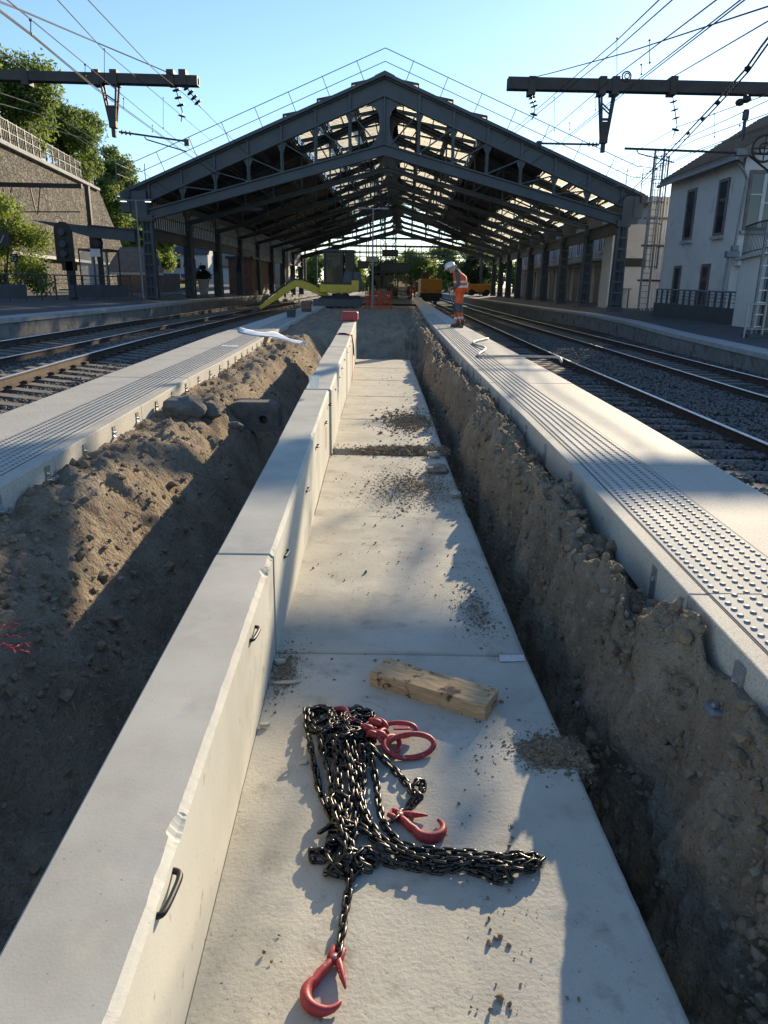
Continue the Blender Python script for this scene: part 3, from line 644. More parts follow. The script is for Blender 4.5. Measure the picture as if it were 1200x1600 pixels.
# ------------------------------------------------------------------ the train shed (built in its own axes, turned a little to the right)
SX, SY, SANG = -.25, 41.5, -math.atan(.026)
shed = thing('train_shed', (SX,SY,0), 'large open iron train shed with a gabled roof and daylight panels spanning all the tracks', 'train shed', rz=SANG); ORG[shed.name] = Vector((0,0,0))
RZ0, RSL, HW, BAY, NB = 11.5, .408, 13.1, 7.35, 8
rz = lambda x: RZ0-RSL*abs(x)
tz = lambda x: 8.15-.262*abs(x)
PX = 1.75
SLn = BAY*NB
def truss(y, first):
    m = MB(); RD, TD, PW = (1,1,1) if first else (.36,.5,.6)   # rafters: I-girders with flanges
    for s in (-1, 1):
        for (a, b, wd) in ((0.0,.09,.36),(.09,.80*RD,.05),(.80*RD,.88*RD,.34*PW)):
            m.prism([(s*0,y-wd/2,RZ0-a-.05),(s*HW,y-wd/2,rz(HW)-a-.05),(s*HW,y-wd/2,rz(HW)-b-.05),(s*0,y-wd/2,RZ0-b-.05)], (0,wd,0))
        for k in range(1, 8):
            x = s*PX*k
            if abs(x) < HW: m.bb((x-.06,y-.15,rz(x)-.86),(x+.06,y+.15,rz(x)-.12)) if first else None
        m.bb((s*12.75-.45,y-.30,4.75),(s*12.75+.38,y+.30,rz(HW)-.10))
    r = m.build('roof_truss', MT['steel'], shed)
    t = MB()
    for s in (-1, 1):
        for (a, b, wd) in ((0,.07,.34*PW),(.07,.48*TD,.05),(.48*TD,.55*TD,.34*PW)):
            t.prism([(0,y-wd/2,tz(0)+.28-a),(s*12.4,y-wd/2,tz(12.4)+.28-a),(s*12.4,y-wd/2,tz(12.4)+.28-b),(0,y-wd/2,tz(0)+.28-b)], (0,wd,0))
    t.build('tie_beam', MT['steel'], r)
    for s in (-1, 1):
        for k in range(1, 7):
            x = s*PX*k; w_ = (.17 if k < 5 else .15)*PW
            q = MB(); q.bb((x-w_/2,y-.025,tz(x)+.2),(x+w_/2,y+.025,rz(x)-.88*RD)); q.bb((x-.022,y-.12,tz(x)+.2),(x+.022,y+.12,rz(x)-.88*RD))
            q.prism([(x-w_*1.6,y-.03,rz(x)-.93*RD),(x+w_*1.6,y-.03,rz(x)-.93*RD),(x+w_/2,y-.03,rz(x)-1.35*RD),(x-w_/2,y-.03,rz(x)-1.35*RD)], (0,.06,0))
            q.build('truss_post', MT['steel'], r)
        for k in range(0, 6):
            x0, x1 = s*(PX*k+(.3 if k == 0 else 0)), s*PX*(k+1)
            q = MB(); q.bar((x0,y+.05,tz(x0)+.28),(x1,y+.05,rz(x1)-.9*RD),.05,.10,(0,1,0)); q.bar((x0,y-.05,tz(x0)+.28),(x1,y-.05,rz(x1)-.9*RD),.05,.10,(0,1,0)); q.build('diagonal_brace', MT['steel'], r)
    q = MB(); q.bb((-.26,y-.03,tz(0)-.25),(.26,y+.03,RZ0-.9*RD)); q.bb((-.03,y-.2,tz(0)+.2),(.03,y+.2,RZ0-.9*RD))
    for s in (-1, 1):   # curved gussets
        for z0, dz in ((RZ0-1.0*RD,-1),(tz(0)+.25,1)):
            pts = [(s*.25,y-.032,z0)]; n = 7
            for i in range(n+1):
                a = math.pi/2*i/n; pts.append((s*(.25+.75*(1-math.sin(a))),y-.032,z0+(-dz*0)+dz*(.95*(1-math.cos(a))) - (RSL if dz < 0 else .262)*(.25+.75*(1-math.sin(a)))))
            pts.append((s*.25,y-.032,z0+dz*1.1))
            q.prism(pts, (0,.064,0))
    q.build('king_post', MT['steel'], r)
    return r
tr0 = truss(0, True)
tr1 = truss(0, False); tr1.location = (0,BAY,0)
for b in range(2, NB):
    c = copy_tree(tr1, shed); c.location = (0,b*BAY,0)
c = copy_tree(tr0, shed); c.location = (0,NB*BAY,0)
# purlins
for s in (-1, 1):
    for k in range(0, 8):
        x = s*(PX*k if k else .12)
        if abs(x) > HW: continue
        q = MB(); q.bar((x,.1,rz(x)-.11),(x,SLn-.1,rz(x)-.11),.08,.16); q.bar((x,.1,rz(x)-.36),(x,SLn-.1,rz(x)-.36),.06,.04)
        for b in range(NB*4):
            y0 = b*BAY/4; q.bar((x,y0,rz(x)-.35),(x,y0+BAY/8,rz(x)-.2),.03,.03); q.bar((x,y0+BAY/8,rz(x)-.2),(x,y0+BAY/4,rz(x)-.35),.05,.05)
        q.build('purlin', MT['steel_dark'], shed)
def roof_strip(x0, x1, y0, y1, dz=0.0, th=.05):
    m = MB(); m.prism([(x0,y0,rz(x0)+dz),(x1,y0,rz(x1)+dz),(x1,y0,rz(x1)+dz+th),(x0,y0,rz(x0)+dz+th)], (0,y1-y0,0)); return m
DAY = {-1: (0,1,2), 1: (0,1,2,5,6,7)}
for s in (-1, 1):
    k = 0
    while k < 8:
        x0, x1 = s*PX*k, s*min(PX*(k+1), HW+.15)
        if k in DAY[s]:
            xa, xb = x0+s*.08, x1-s*.07
            m = MB()
            for b in range(NB+1):
                ya, yb = max(-.35, b*BAY-.28), min(SLn+.3, b*BAY+.28)
                m.add(roof_strip(xa,xb,ya,yb).v, roof_strip(xa,xb,ya,yb).f)
            for (p, q_) in ((x0, xa), (xb, x1)): rs = roof_strip(p+s*.001,q_-s*.001,-.35,SLn+.3); m.add(rs.v, rs.f)
            m.build('roof_sheet', MT['roof_opaque'], shed)
            up = .42 if k < 4 else .10
            za, zb = rz(xa)+.07, rz(xb)+up
            c = MB(); n = 44; y0, y1 = .27, BAY-.27
            for i in range(n+1):
                y = y0+(y1-y0)*i/n; d = .045*(i % 2); c.v += [(xa,y,za+d),(xb,y,zb+d)]
            for i in range(n): c.f.append((2*i,2*i+1,2*i+3,2*i+2))
            me = c.mesh('daylight_sheet', MT['poly'])
            fr = MB()
            for yy_ in (y0, (y0+y1)/2, y1): fr.bar((xa,yy_,za-.05),(xb,yy_,zb-.05),.09,.10)
            fr.bar(((xa+xb)/2,y0,(za+zb)/2-.06),((xa+xb)/2,y1,(za+zb)/2-.06),.06,.07)
            for yy_ in np.arange(y0+.37, y1-.1, .37): fr.bar((xa,yy_,za-.012),(xb,yy_,zb-.012),.03,.014)
            if up > .2:
                for zz in (.12,.24,.36): fr.bar((xb,y0,rz(xb)+zz),(xb,y1,rz(xb)+zz),.03,.05)
                for yy_ in np.linspace(y0,y1,5): fr.bb((xb-.03,yy_-.03,rz(xb)),(xb+.03,yy_+.03,zb-.01))
            mf = fr.mesh('daylight_frame', MT['steel_dark'])
            for b in range(NB):
                p = inst('daylight_sheet', me, shed, (0,b*BAY,0)); inst('daylight_frame', mf, p, (0,0,0))
            k += 1
        else:
            k1 = k
            while k1+1 < 8 and k1+1 not in DAY[s]: k1 += 1
            roof_strip(x0+s*.001, s*min(PX*(k1+1), HW+.15)-s*.001, -.35, SLn+.3).build('roof_sheet', MT['roof_opaque'], shed); k = k1+1
m = MB()
m.prism([(-.5,-.36,RZ0-.12),(0,-.36,RZ0+.09),(.5,-.36,RZ0-.12),(.5,-.36,RZ0-.07),(0,-.36,RZ0+.15),(-.5,-.36,RZ0-.07)][::-1], (0,SLn+.7,0)); m.build('ridge_capping', MT['roof_opaque'], shed)
for s in (-1, 1):   # fascia of the gable and the eaves gutter
    m = MB(); m.prism([(0,-.42,RZ0+.09),(s*(HW+.25),-.42,rz(HW+.25)+.09),(s*(HW+.25),-.42,rz(HW+.25)-.07),(0,-.42,RZ0-.07)], (0,.05,0)); m.build('verge_board', MT['steel'], shed)
    m = MB(); x = s*(HW+.22); m.bb((x-.16,-.45,rz(HW)-.42),(x+.16,SLn+.3,rz(HW)-.06)); m.build('gutter', MT['steel_dark'], shed)
    m = MB(); m.bb((s*13.28-.42,-.34,rz(HW)-1.15),(s*13.28+.05,.34,rz(HW)-.12)); m.build('eave_box', MT['steel'], shed)
# columns
def column(s):
    x = s*12.45; q = MB(); b = .42
    for (dx, dy) in ((-1,-1),(1,-1),(1,1),(-1,1)):
        q.bar((x+dx*.27,dy*.2,b),(x+dx*.21,dy*.18,4.85),.09,.09)
    q.bb((x-.26,-.015,b),(x+.26,.015,4.85)); q.bb((x-.015,-.2,b),(x+.015,.2,4.85))
    for z in np.arange(.7,4.7,.55): q.bb((x-.27,-.235,z),(x+.27,-.2,z+.12)); q.bb((x-.27,.2,z),(x+.27,.235,z+.12))
    q.bb((x-.36,-.34,b-.1),(x+.36,.34,b+.18)); q.bb((x-.34,-.3,4.6),(x+.34,.3,4.9))
    return q.build('column', MT['steel'], shed)
for s in (-1, 1):
    c0 = column(s)
    for b in range(1, NB+1): c = copy_tree(c0, shed); c.location = (0,b*BAY,0)
# left side: lattice beam, arched glazing and brackets between the columns
def side_bay(s):
    x = s*12.45
    q = MB(); y0, y1 = .3, BAY-.3
    q.bb((x-.12,y0,3.70),(x+.12,y1,3.78)); q.bb((x-.03,y0,3.78),(x+.03,y1,4.22)); q.bb((x-.12,y0,4.22),(x+.12,y1,4.30))
    beam = q.build('side_beam', MT['steel_dark'], shed)
    q = MB(); n = 10; top = 6.0
    arch = [(x-.04,y0,top),(x-.04,y1,top)]
    rr = 1.0
    for i in range(n+1):
        a = math.pi/2*i/n; arch.append((x-.04,y1-rr+rr*math.cos(a)*1.0,4.62+rr*math.sin(a)))
    for i in range(n+1):
        a = math.pi/2*(1-i/n); arch.append((x-.04,y0+rr-rr*math.cos(a),4.62+rr*math.sin(a)))
    q.prism(arch, (.08,0,0))
    for y in np.linspace(y0+.2, y1-.2, 17): q.bb((x-.035,y-.035,4.3),(x+.035,y+.035,5.7))
    q.bb((x-.03,y0,4.95),(x+.03,y1,5.0))
    fr = q.build('arched_frame', MT['steel_dark'], shed)
    q = MB(); q.bb((x-.006,y0+.05,4.31),(x+.006,y1-.05,5.66)); q.build('glazing', MT['frostclear'], fr)
    for e, sg in ((y0,1),(y1,-1)):
        q = MB(); pts = [(x-.05,e,3.7)]
        for i in range(8):
            a = math.pi/2*i/7; pts.append((x-.05,e+sg*.95*(1-math.sin(a)),2.6+1.1*(1-math.cos(a)) if False else 3.7-1.25*(1-math.cos(math.pi/2-a)) ))
        pts.append((x-.05,e,2.3)); q.prism(pts, (.10,0,0)); q.build('arched_bracket', MT['steel_dark'], shed)
    return [beam, fr]
MT['frostclear'] = sheet_mat('pale_side_glazing', (.80,.84,.84), .75)
n0 = set(o.name for o in COL.objects); side_bay(-1); new = [o for o in list(COL.objects) if o.name not in n0 and o.parent == shed]
for b in range(1, NB):
    for o in new: c = copy_tree(o, shed); c.location = (0,b*BAY,0)
# right side: beams on the columns; the station building stands behind them
for b in range(NB):
    q = MB(); x = 12.45; y0, y1 = b*BAY+.3, (b+1)*BAY-.3
    q.bb((x-.1,y0,4.30),(x+.1,y1,4.38)); q.bb((x-.03,y0,4.38),(x+.03,y1,4.9)); q.bb((x-.1,y0,4.9),(x+.1,y1,4.98)); q.build('side_beam', MT['steel_dark'], shed)
# guard rail on the gable
q = MB(); qs = []
for s in (-1, 1):
    nx, nz = s*RSL/math.hypot(1,RSL), 1/math.hypot(1,RSL)
    p = lambda x, h: Vector((s*x+nx*h, -.05, rz(x)+.05+nz*h))
    q.tube([(0,-.05,RZ0+1.2),p(12.4,1.1)], .02, 5); q.tube([(0,-.05,RZ0+.62),p(12.4,.55)], .018, 5)
    for x in np.arange(1.0, 13, 1.72): q.tube([p(x,0),p(x,1.1)], .018, 5)
    e = p(12.4,1.1); e2 = p(12.4,.55)
    q.tube([e,(s*13.9,-.05,e.z-.12),(s*13.9,2.5,e.z-.12)], .02, 5); q.tube([e2,(s*13.9,-.05,e2.z-.1),(s*13.9,2.5,e2.z-.1)], .018, 5)
    for x in (12.4,13.2,13.9): q.tube([(s*x,-.05,rz(HW)-.1),(s*x,-.05,e.z-.12)], .022, 5)
q.build('roof_guard_rail', MT['galv_dull'], shed)
# service boxes and hanging lamps under the far bays
for (x, y) in ((-7.5,3),(7.0,10.5),(-6.5,18),(6.4,25)):
    q = MB(); q.tube([(x,y,rz(x)-.35),(x,y,5.6)], .02, 6); q.bb((x-.6,y-.08,5.45),(x+.6,y+.08,5.6)); q.build('hanging_lamp', MT['steel_dark'], shed)
# ------------------------------------------------------------------ station building beyond the right-hand columns
sb = thing('station_building', (SX,SY,0), 'long rendered station building standing behind the right-hand shed columns', 'station building', rz=SANG); ORG[sb.name] = Vector((0,0,0))
q = MB(); q.bb((15.6,6,-.5),(22,SLn,6.4)); q.build('wall', MT['render'], sb)
q = MB(); q.bb((15.2,5.7,6.4),(22.4,SLn+.4,6.7)); q.build('cornice', MT['coping'], sb)
dm = MB(); dm.bb((15.52,-.75,.45),(15.62,.75,3.0)); dme = dm.mesh('door', MT['shutter'])
fm = MB(); fm.bb((15.48,-.95,.45),(15.60,-.78,3.2)); fm.bb((15.48,.78,.45),(15.60,.95,3.2)); fm.bb((15.48,-.95,3.02),(15.60,.95,3.2)); fme = fm.mesh('surround', MT['coping'])
wm = MB(); wm.bb((15.54,-.6,4.1),(15.62,.6,5.6)); wme = wm.mesh('window', MT['glass_dark'])
wf = MB()
for a, b in (((15.50,-.66,4.04),(15.56,-.58,5.66)),((15.50,.58,4.04),(15.56,.66,5.66)),((15.50,-.66,5.58),(15.56,.66,5.66)),((15.50,-.66,4.04),(15.56,.66,4.12)),((15.50,-.03,4.1),(15.56,.03,5.6))): wf.bb(a, b)
wfe = wf.mesh('frame', MT['sign_white'])
for b in range(1, 8):
    for dy in (-1.8, 1.8):
        y = b*BAY+4+dy
        d = inst('door', dme, sb, (0,y,0)); inst('surround', fme, d, (0,0,0))
        w_ = inst('window', wme, sb, (0,y,0)); inst('frame', wfe, w_, (0,0,0))
q = MB(); q.bb((15.0,5.5,3.45),(15.6,SLn,3.6)); q.build('string_course', MT['coping'], sb)
# front annex of it: pale end wall with a dark doorway, seen between the last two columns
q = MB(); q.bb((12.9,3.4,.3),(15.4,5.4,5.0)); q.build('end_wall', MT['render_pale'], sb); q = MB(); q.bb((13.2,3.34,2.75),(14.9,3.39,3.2)); q.build('doorway_sign', MT['sign_black'], sb)
q = MB()
for x in (13.7,14.05): q.bb((x-.03,3.2,.4),(x+.03,3.26,1.5))
q.bb((13.5,3.2,1.5),(14.2,3.26,1.55)); q.build('hand_rail', MT['fence_dark'], sb)
# brick office and pale pillar on the left-hand platform
bk = thing('brick_kiosk', (-11.6,72,.62), 'low brown brick platform building under the left side of the shed', 'kiosk')
q = MB(); q.bb((-13.9,68,.6),(-11.9,82,3.6)); q.build('wall', MT['brick'], bk); q = MB(); q.bb((-14.1,67.8,3.6),(-11.7,82.2,3.8)); q.build('roof', MT['steel_dark'], bk)
q = MB(); q.bb((-11.88,70,.6),(-11.84,82,.95)); q.build('plinth', MT['coping'], bk)
pp = thing('pale_pillar', (-11.3,88,.6), 'broad pale masonry pillar beyond the brick platform building', 'pillar')
q = MB(); q.bb((-12.6,87.2,.6),(-11.1,88.8,5.0)); q.build('shaft', MT['render_pale'], pp); q = MB(); q.bb((-12.7,87.1,5.0),(-11.0,88.9,5.25)); q.build('cap', MT['coping'], pp)
# canopy stub sticking out of the shed on the left
cn = thing('side_canopy', (-14.4,43,3.6), 'flat dark steel canopy beam jutting out left of the first shed column', 'canopy')
q = MB(); q.prism([(-18.6,41.3,4.55),(-13.3,41.3,4.1),(-13.3,41.3,3.55),(-15.6,41.3,3.74)], (0,.3,0)); q.build('beam', MT['steel'], cn)
q = MB(); q.prism([(-15.7,41.2,4.37),(-13.3,41.2,4.17),(-13.3,41.2,4.1),(-15.7,41.2,4.30)], (0,14,0)); q.build('roof', MT['roof_opaque'], cn)
# ------------------------------------------------------------------ chain sling on the nearest slab
cs = thing('chain_sling', tuple(at(560,1200)), 'heap of dark lifting chain with red hooks and ring on the nearest slab', 'chain sling')
cso = ORG[cs.name]
LP, LR, LW = .0285, .0046, .0088       # pitch, wire radius, half width of the bend
lk = MB(); pts = []
hl = LP/2+LR-LW+.0012
for i in range(7):
    a = -math.pi/2+math.pi*i/6; pts.append((hl+LW*math.cos(a), LW*math.sin(a), 0))
for i in range(7):
    a = math.pi/2+math.pi*i/6; pts.append((-hl+LW*math.cos(a), LW*math.sin(a), 0))
lk.tube(pts, LR, 6, closed=True); link_me = lk.mesh('chain_link', MT['chain'], True)
LVV = np.array(lk.v); LFF = np.array(lk.f)
links = []
rh_ = random.Random(9)
def strand(pp, z, jit=.004, roll=None, wob=.0):
    """chain along slab pixels; z one height or one per point"""
    zs = z if isinstance(z, (list, tuple)) else [z]*len(pp)
    w_ = [at(u, v, max(.006, h)) for (u, v), h in zip(pp, zs)]
    P = []
    for i in range(len(w_)-1):
        p0 = w_[max(0,i-1)]; p1, p2 = w_[i], w_[i+1]; p3 = w_[min(len(w_)-1,i+2)]
        for t in np.linspace(0,1,24,endpoint=False):
            P.append(.5*((2*p1)+(p2-p0)*t+(2*p0-5*p1+4*p2-p3)*t*t+(3*p1-p0-3*p2+p3)*t**3))
    P.append(w_[-1]); d = 0; last = P[0]; k = random.randint(0,1); base = random.uniform(.5,1.0)
    acc = 0; prev = P[0]
    for i in range(1, len(P)):
        seg = (P[i]-P[i-1]).length
        while acc+seg >= LP:
            f = (LP-acc)/seg if seg > 1e-9 else 1; c = P[i-1].lerp(P[i], f); tdir = (c-prev)
            if tdir.length > 1e-6:
                r_ = base+(math.pi/2 if k else 0)+random.uniform(-.25,.25)
                lo = .0055+abs(math.sin(r_))*.0065
                mid = (c+prev)/2+Vector((random.uniform(-jit,jit)*.5,random.uniform(-jit,jit)*.5,0)); mid.z = max(mid.z, lo)
                links.append((mid, tdir.normalized(), r_))
            k = 1-k; prev = c; P[i-1] = c; seg = (P[i]-c).length; acc = 0
        acc += seg
# the single leg running down to the front hook
strand([(520,1250),(533,1290),(543,1335),(546,1375),(541,1415),(535,1455),(527,1497)], [.05,.045,.035,.012,.006,.006,.02])
# strands from the heap down to the lower tangle
for j, (pp, z) in enumerate([
 ([(482,1150),(490,1185),(497,1225),(512,1265),(530,1300),(545,1330)], [.05,.02,.008,.01,.02,.03]),
 ([(500,1150),(512,1195),(520,1240),(522,1285),(512,1320),(505,1345)], [.05,.03,.02,.012,.01,.008]),
 ([(520,1150),(528,1195),(533,1240),(540,1280),(548,1320),(555,1345)], [.06,.035,.03,.03,.02,.012]),
 ([(535,1150),(545,1195),(548,1235),(544,1275),(530,1305),(516,1330),(500,1350)], [.06,.04,.035,.03,.025,.015,.008]),
 ([(550,1160),(558,1200),(560,1240),(556,1280),(552,1310),(528,1345)], [.05,.03,.02,.02,.02,.015]),
 ([(565,1165),(568,1200),(566,1240),(570,1280),(590,1308),(612,1325)], [.05,.02,.012,.008,.008,.008]),
 ([(540,1165),(552,1210),(562,1250),(580,1290),(604,1318),(650,1338)], [.06,.035,.03,.02,.02,.02]),
 ([(578,1180),(586,1210),(590,1245),(596,1280),(614,1308),(640,1325),(690,1330),(750,1335),(800,1340),(842,1342)], [.04,.012,.006,.006,.008,.012,.012,.012,.012,.008]),
 ([(575,1165),(592,1180),(610,1198),(626,1215),(640,1232),(650,1242)], [.05,.03,.01,.006,.006,.012]),
 ([(650,1242),(659,1234),(660,1222),(650,1222),(642,1234),(655,1246),(648,1254),(638,1252)], [.012,.014,.02,.03,.03,.03,.02,.012]),
 ([(646,1250),(638,1262),(632,1268),(620,1276),(612,1284)], [.02,.01,.008,.014,.02]),
 ([(560,1290),(590,1312),(625,1332),(680,1345),(735,1352),(790,1358),(835,1350),(848,1340)], [.02,.02,.024,.026,.024,.022,.02,.012]),
 ([(590,1322),(640,1340),(700,1340),(760,1345),(815,1358),(840,1352),(836,1338),(818,1342)], [.03,.012,.03,.03,.02,.012,.015,.02]),
 ([(575,1335),(612,1350),(660,1356),(700,1352),(745,1362),(778,1376),(800,1372),(790,1358),(768,1362)], [.008,.008,.008,.018,.01,.008,.012,.03,.03]),
 ([(640,1352),(690,1362),(730,1348),(775,1342),(812,1335),(830,1345),(800,1352)], [.01,.008,.03,.03,.03,.025,.03]),
 ([(545,1330),(566,1340),(582,1352),(590,1338),(575,1328),(556,1335),(562,1352),(580,1360)], [.03,.012,.008,.008,.02,.03,.02,.008]),
 ([(505,1345),(492,1345),(484,1338),(492,1328),(506,1332),(520,1350),(510,1362),(520,1370),(536,1362)], [.008,.008,.012,.02,.025,.02,.012,.008,.012]),
 ([(500,1300),(512,1292),(530,1292),(548,1300),(552,1288),(534,1282),(515,1284)], [.02,.03,.04,.035,.03,.045,.03]),
 ([(548,1352),(560,1364),(548,1372),(530,1360),(520,1345),(534,1338)], [.012,.008,.008,.02,.03,.035])]):
    strand(pp, z)
for q in range(4):   # loose bights lying between the strands
    u0, v0 = rh_.uniform(495,560), rh_.uniform(1190,1330); a0 = rh_.uniform(0,6.28); rr = rh_.uniform(9,20)
    strand([(u0+rr*math.cos(a0+i*.9)*rh_.uniform(.6,1.3)+i*1.2, v0+rr*.9*math.sin(a0+i*.9)*rh_.uniform(.6,1.3)+i*3) for i in range(7)], [.012,.03,.04,.03,.04,.03,.01], .006)
# the heap itself: loose loops piled on one another
rh = random.Random(4)
for q in range(20):
    c = (rh.uniform(492,572), rh.uniform(1114,1166)); a0 = rh.uniform(0,6.28); pp, zz = [], []
    rx, ry = rh.uniform(12,32), rh.uniform(10,26); hz = .008+.0035*q
    for i in range(8):
        a = a0+i*.95; u = c[0]+rx*math.cos(a)*rh.uniform(.7,1.2); v = c[1]+ry*math.sin(a)*rh.uniform(.7,1.2)
        u = min(max(u,479),592); v = min(max(v,1108),1188)
        edge = math.hypot((u-530)/55,(v-1145)/42); zz.append(max(.007, hz*(1.15-.75*min(1,edge)))); pp.append((u,v))
    strand(pp, zz, .006)
order = sorted(range(len(links)), key=lambda i: (links[i][0].y, -links[i][0].z))
def link_m(l):
    mid, t, r_ = l; x = t; y = Vector((0,0,1)).cross(x); y = y.normalized() if y.length > 1e-4 else Vector((0,1,0)); z = x.cross(y)
    y2 = y*math.cos(r_)+z*math.sin(r_); z2 = x.cross(y2)
    return Matrix((x, y2, z2)).transposed().to_4x4()
V_, F_, n_ = [], [], 0
for q, i in enumerate(order):
    m4 = link_m(links[i])
    if q < 300:
        o = bpy.data.objects.new('chain_link', link_me); COL.objects.link(o); o.parent = cs
        o.matrix_basis = Matrix.Translation(links[i][0]-cso) @ m4
    else:
        A = np.array(m4.to_3x3()); V_.append(LVV @ A.T+np.array(links[i][0]-cso)); F_.append(LFF+n_*len(LVV)); n_ += 1
if n_:
    o = npmesh('chain_heap', np.concatenate(V_), np.concatenate(F_), MT['chain'], cs, True); o['kind'] = 'stuff'
# red fittings
def flat_hook(name, root, c, ang, s=1.0, tilt=0.0):
    """self-locking hook lying on its side: C-shaped body, jaw, latch arm and clevis; c = eye position, ang = direction from eye to bowl"""
    M4 = Matrix.Translation(c-ORG[root.name]) @ Matrix.Rotation(ang,4,'Z') @ Matrix.Rotation(tilt,4,'Y') @ Matrix.Scale(s,4)
    org = ORG[root.name]; ORG['_tmp'] = Vector((0,0,0))
    def put(mb, nm, mat, par):
        o = bpy.data.objects.new(nm, mb.mesh(nm, mat, True)); COL.objects.link(o); o.parent = par
        if par is root: o.matrix_basis = M4
        ORG[o.name] = org
        md = o.modifiers.new('soft', 'BEVEL'); md.width = .0015; md.segments = 2; md.limit_method = 'ANGLE'; md.angle_limit = R(50)
        return o
    b = MB()
    P = [(0,0,.014),(.030,-.010,.014),(.054,-.021,.014)]; r_ = [.011,.0135,.0145]
    for i in range(16):
        a = R(228)+R(215)*i/15; P.append((.104+.043*math.cos(a), .010+.045*math.sin(a), .013)); r_.append(.0145+.0035*math.sin(math.pi*min(1,i/11))-.0085*max(0,(i-10)/5))
    b.tube(P, r_, 10, sx=.85)
    body = put(b, 'hook', MT['red_paint'], root)
    l = MB(); l.tube([(.000,.006,.016),(.024,.022,.016),(.048,.038,.015),(.074,.055,.013)], [.010,.0115,.009,.003], 8, sx=.9)
    put(l, 'latch', MT['red_paint'], body)
    cl = MB()
    for sy in (-1,1): cl.tube([(.006,sy*.013,.014),(-.018,sy*.013,.016),(-.030,sy*.011,.016)], [.010,.009,.007], 8)
    cl.tube([(-.026,-.02,.016),(-.026,.02,.016)], .0055, 8)
    cl.tube([(.006,0,.004),(.006,0,.027)], .011, 10)
    put(cl, 'clevis', MT['red_paint'], body)
    pn = MB(); pn.tube([(.006,0,.001),(.006,0,.0285)], .0055, 8); put(pn, 'pin', MT['galv'], body)
    for i, xx in enumerate((.030,.040,.050)):
        e = MB(); e.tube([(xx,.017+.006*i,.0255),(xx+.004,.0225+.006*i,.0255)], .0014, 5); put(e, 'embossed_mark', MT['red_paint'], body)
    return body
def aim(p, q): d = at(*q)-at(*p); return math.atan2(d.y, d.x)
flat_hook('hook', cs, at(524,1503,.0), aim((527,1500),(497,1570)), .90)
flat_hook('hook', cs, at(622,1281,.0), aim((618,1278),(660,1297)), .95)
flat_hook('hook', cs, at(548,1128,.035), aim((590,1145),(552,1112)), .72, .15)
flat_hook('hook', cs, at(568,1152,.03), aim((575,1140),(548,1140)), .72, .1)
def ring(u, v, z, rx, ry, r, ang, tilt, name, n=26):
    c = at(u, v, z)-cso; p = []
    for i in range(n):
        a = 2*math.pi*i/n; ca, sa = math.cos(a), math.sin(a)
        k = 1.0; p.append((rx*ca, ry*sa*(1), 0))
    M3 = Matrix.Rotation(ang,4,'Z') @ Matrix.Rotation(tilt,4,'X')
    m = MB(); m.tube([M3 @ Vector(q) for q in p], r, 9, closed=True)
    o = bpy.data.objects.new(name, m.mesh(name, MT['red_paint'], True)); COL.objects.link(o); o.parent = cs; o.location = c; return o
ring(641,1165,.026, .082,.045,.0095, R(14), R(22), 'master_ring')
ring(612,1163,.028, .038,.027,.0085, R(60), R(35), 'joining_link')
ring(622,1140,.030, .062,.026,.0085, R(4), R(30), 'joining_link')
ring(592,1133,.05, .034,.018,.0075, R(-40), R(50), 'joining_link')
ring(600,1150,.045, .03,.018,.0075, R(70), R(45), 'joining_link')
for (u, v, z, r_) in ((588,1128,.055,.017),(582,1146,.05,.015),(594,1146,.05,.015),(575,1137,.055,.016)):
    m = MB(); m.tube([at(u-9,v-3,z),at(u-3,v,z+.006),at(u+4,v+2,z+.004),at(u+10,v+7,z-.004)], [r_*.55,r_*.9,r_*.85,r_*.5], 8); m.build('shortening_clutch', MT['red_paint'], cs, smooth=True)
m = MB(); m.tube([at(566,1096,.075),at(580,1098,.08),at(598,1105,.08),at(602,1112,.06)], .0012, 5); m.build('locking_wire', MT['galv'], cs)
m = MB(); p0 = at(627,1138,.043); m.box(p0,(.055,.014,.006), Matrix.Rotation(R(3),3,'Z')); m.build('embossed_plate', MT['red_paint'], cs, bevel=.001)
# ------------------------------------------------------------------ timber
tb = thing('timber_block', tuple(at(680,1075)), 'short sawn timber beam with dark rotten patches lying on the slab by the chain', 'timber')
a, b = at(577,1072), at(757,1127); H = .062
c1 = at(784,1101); wv = c1-b; m = MB()
qa, qb, qc, qd = a, b, b+wv, a+wv
L_ = (qb-qa).length; xd = (qb-qa).normalized(); yd = wv-xd*wv.dot(xd); Wd = yd.length; yd.normalize()
nX, nY = 46, 12; vs = []
def tpt(fx, fy, fz):
    p = qa+xd*(fx*L_)+yd*(fy*Wd); wv_ = .0022*float(fbm(np.array(fx*9+fz*3.), np.array(fy*7.), 3))
    return (p.x, p.y, fz*H+wv_*(1 if fz > .5 else 0)-.006*(1 if (fz > .5 and fy > .80 and .28 < fx < .62) else 0)*float(vnoise(np.array(fx*25.),np.array(fy*6.)))*2)
tm = bpy.data.meshes.new('timber'); V, F = [], []
def face(fn, nu, nv):
    b0 = len(V)
    for i in range(nu+1):
        for j in range(nv+1): V.append(fn(i/nu, j/nv))
    for i in range(nu):
        for j in range(nv): F.append((b0+i*(nv+1)+j, b0+(i+1)*(nv+1)+j, b0+(i+1)*(nv+1)+j+1, b0+i*(nv+1)+j+1))
face(lambda s,t: tpt(s,t,1), nX, nY); face(lambda s,t: tpt(s,0,t), nX, 4); face(lambda s,t: tpt(1,s,t), nY, 4); face(lambda s,t: tpt(1-s,1,t), nX, 4); face(lambda s,t: tpt(0,1-s,t), nY, 4)
tm.from_pydata(V, [], F); tm.materials.append(MT['wood'])
o = bpy.data.objects.new('beam', tm); COL.objects.link(o); o.parent = tb; o.location = -ORG[tb.name]
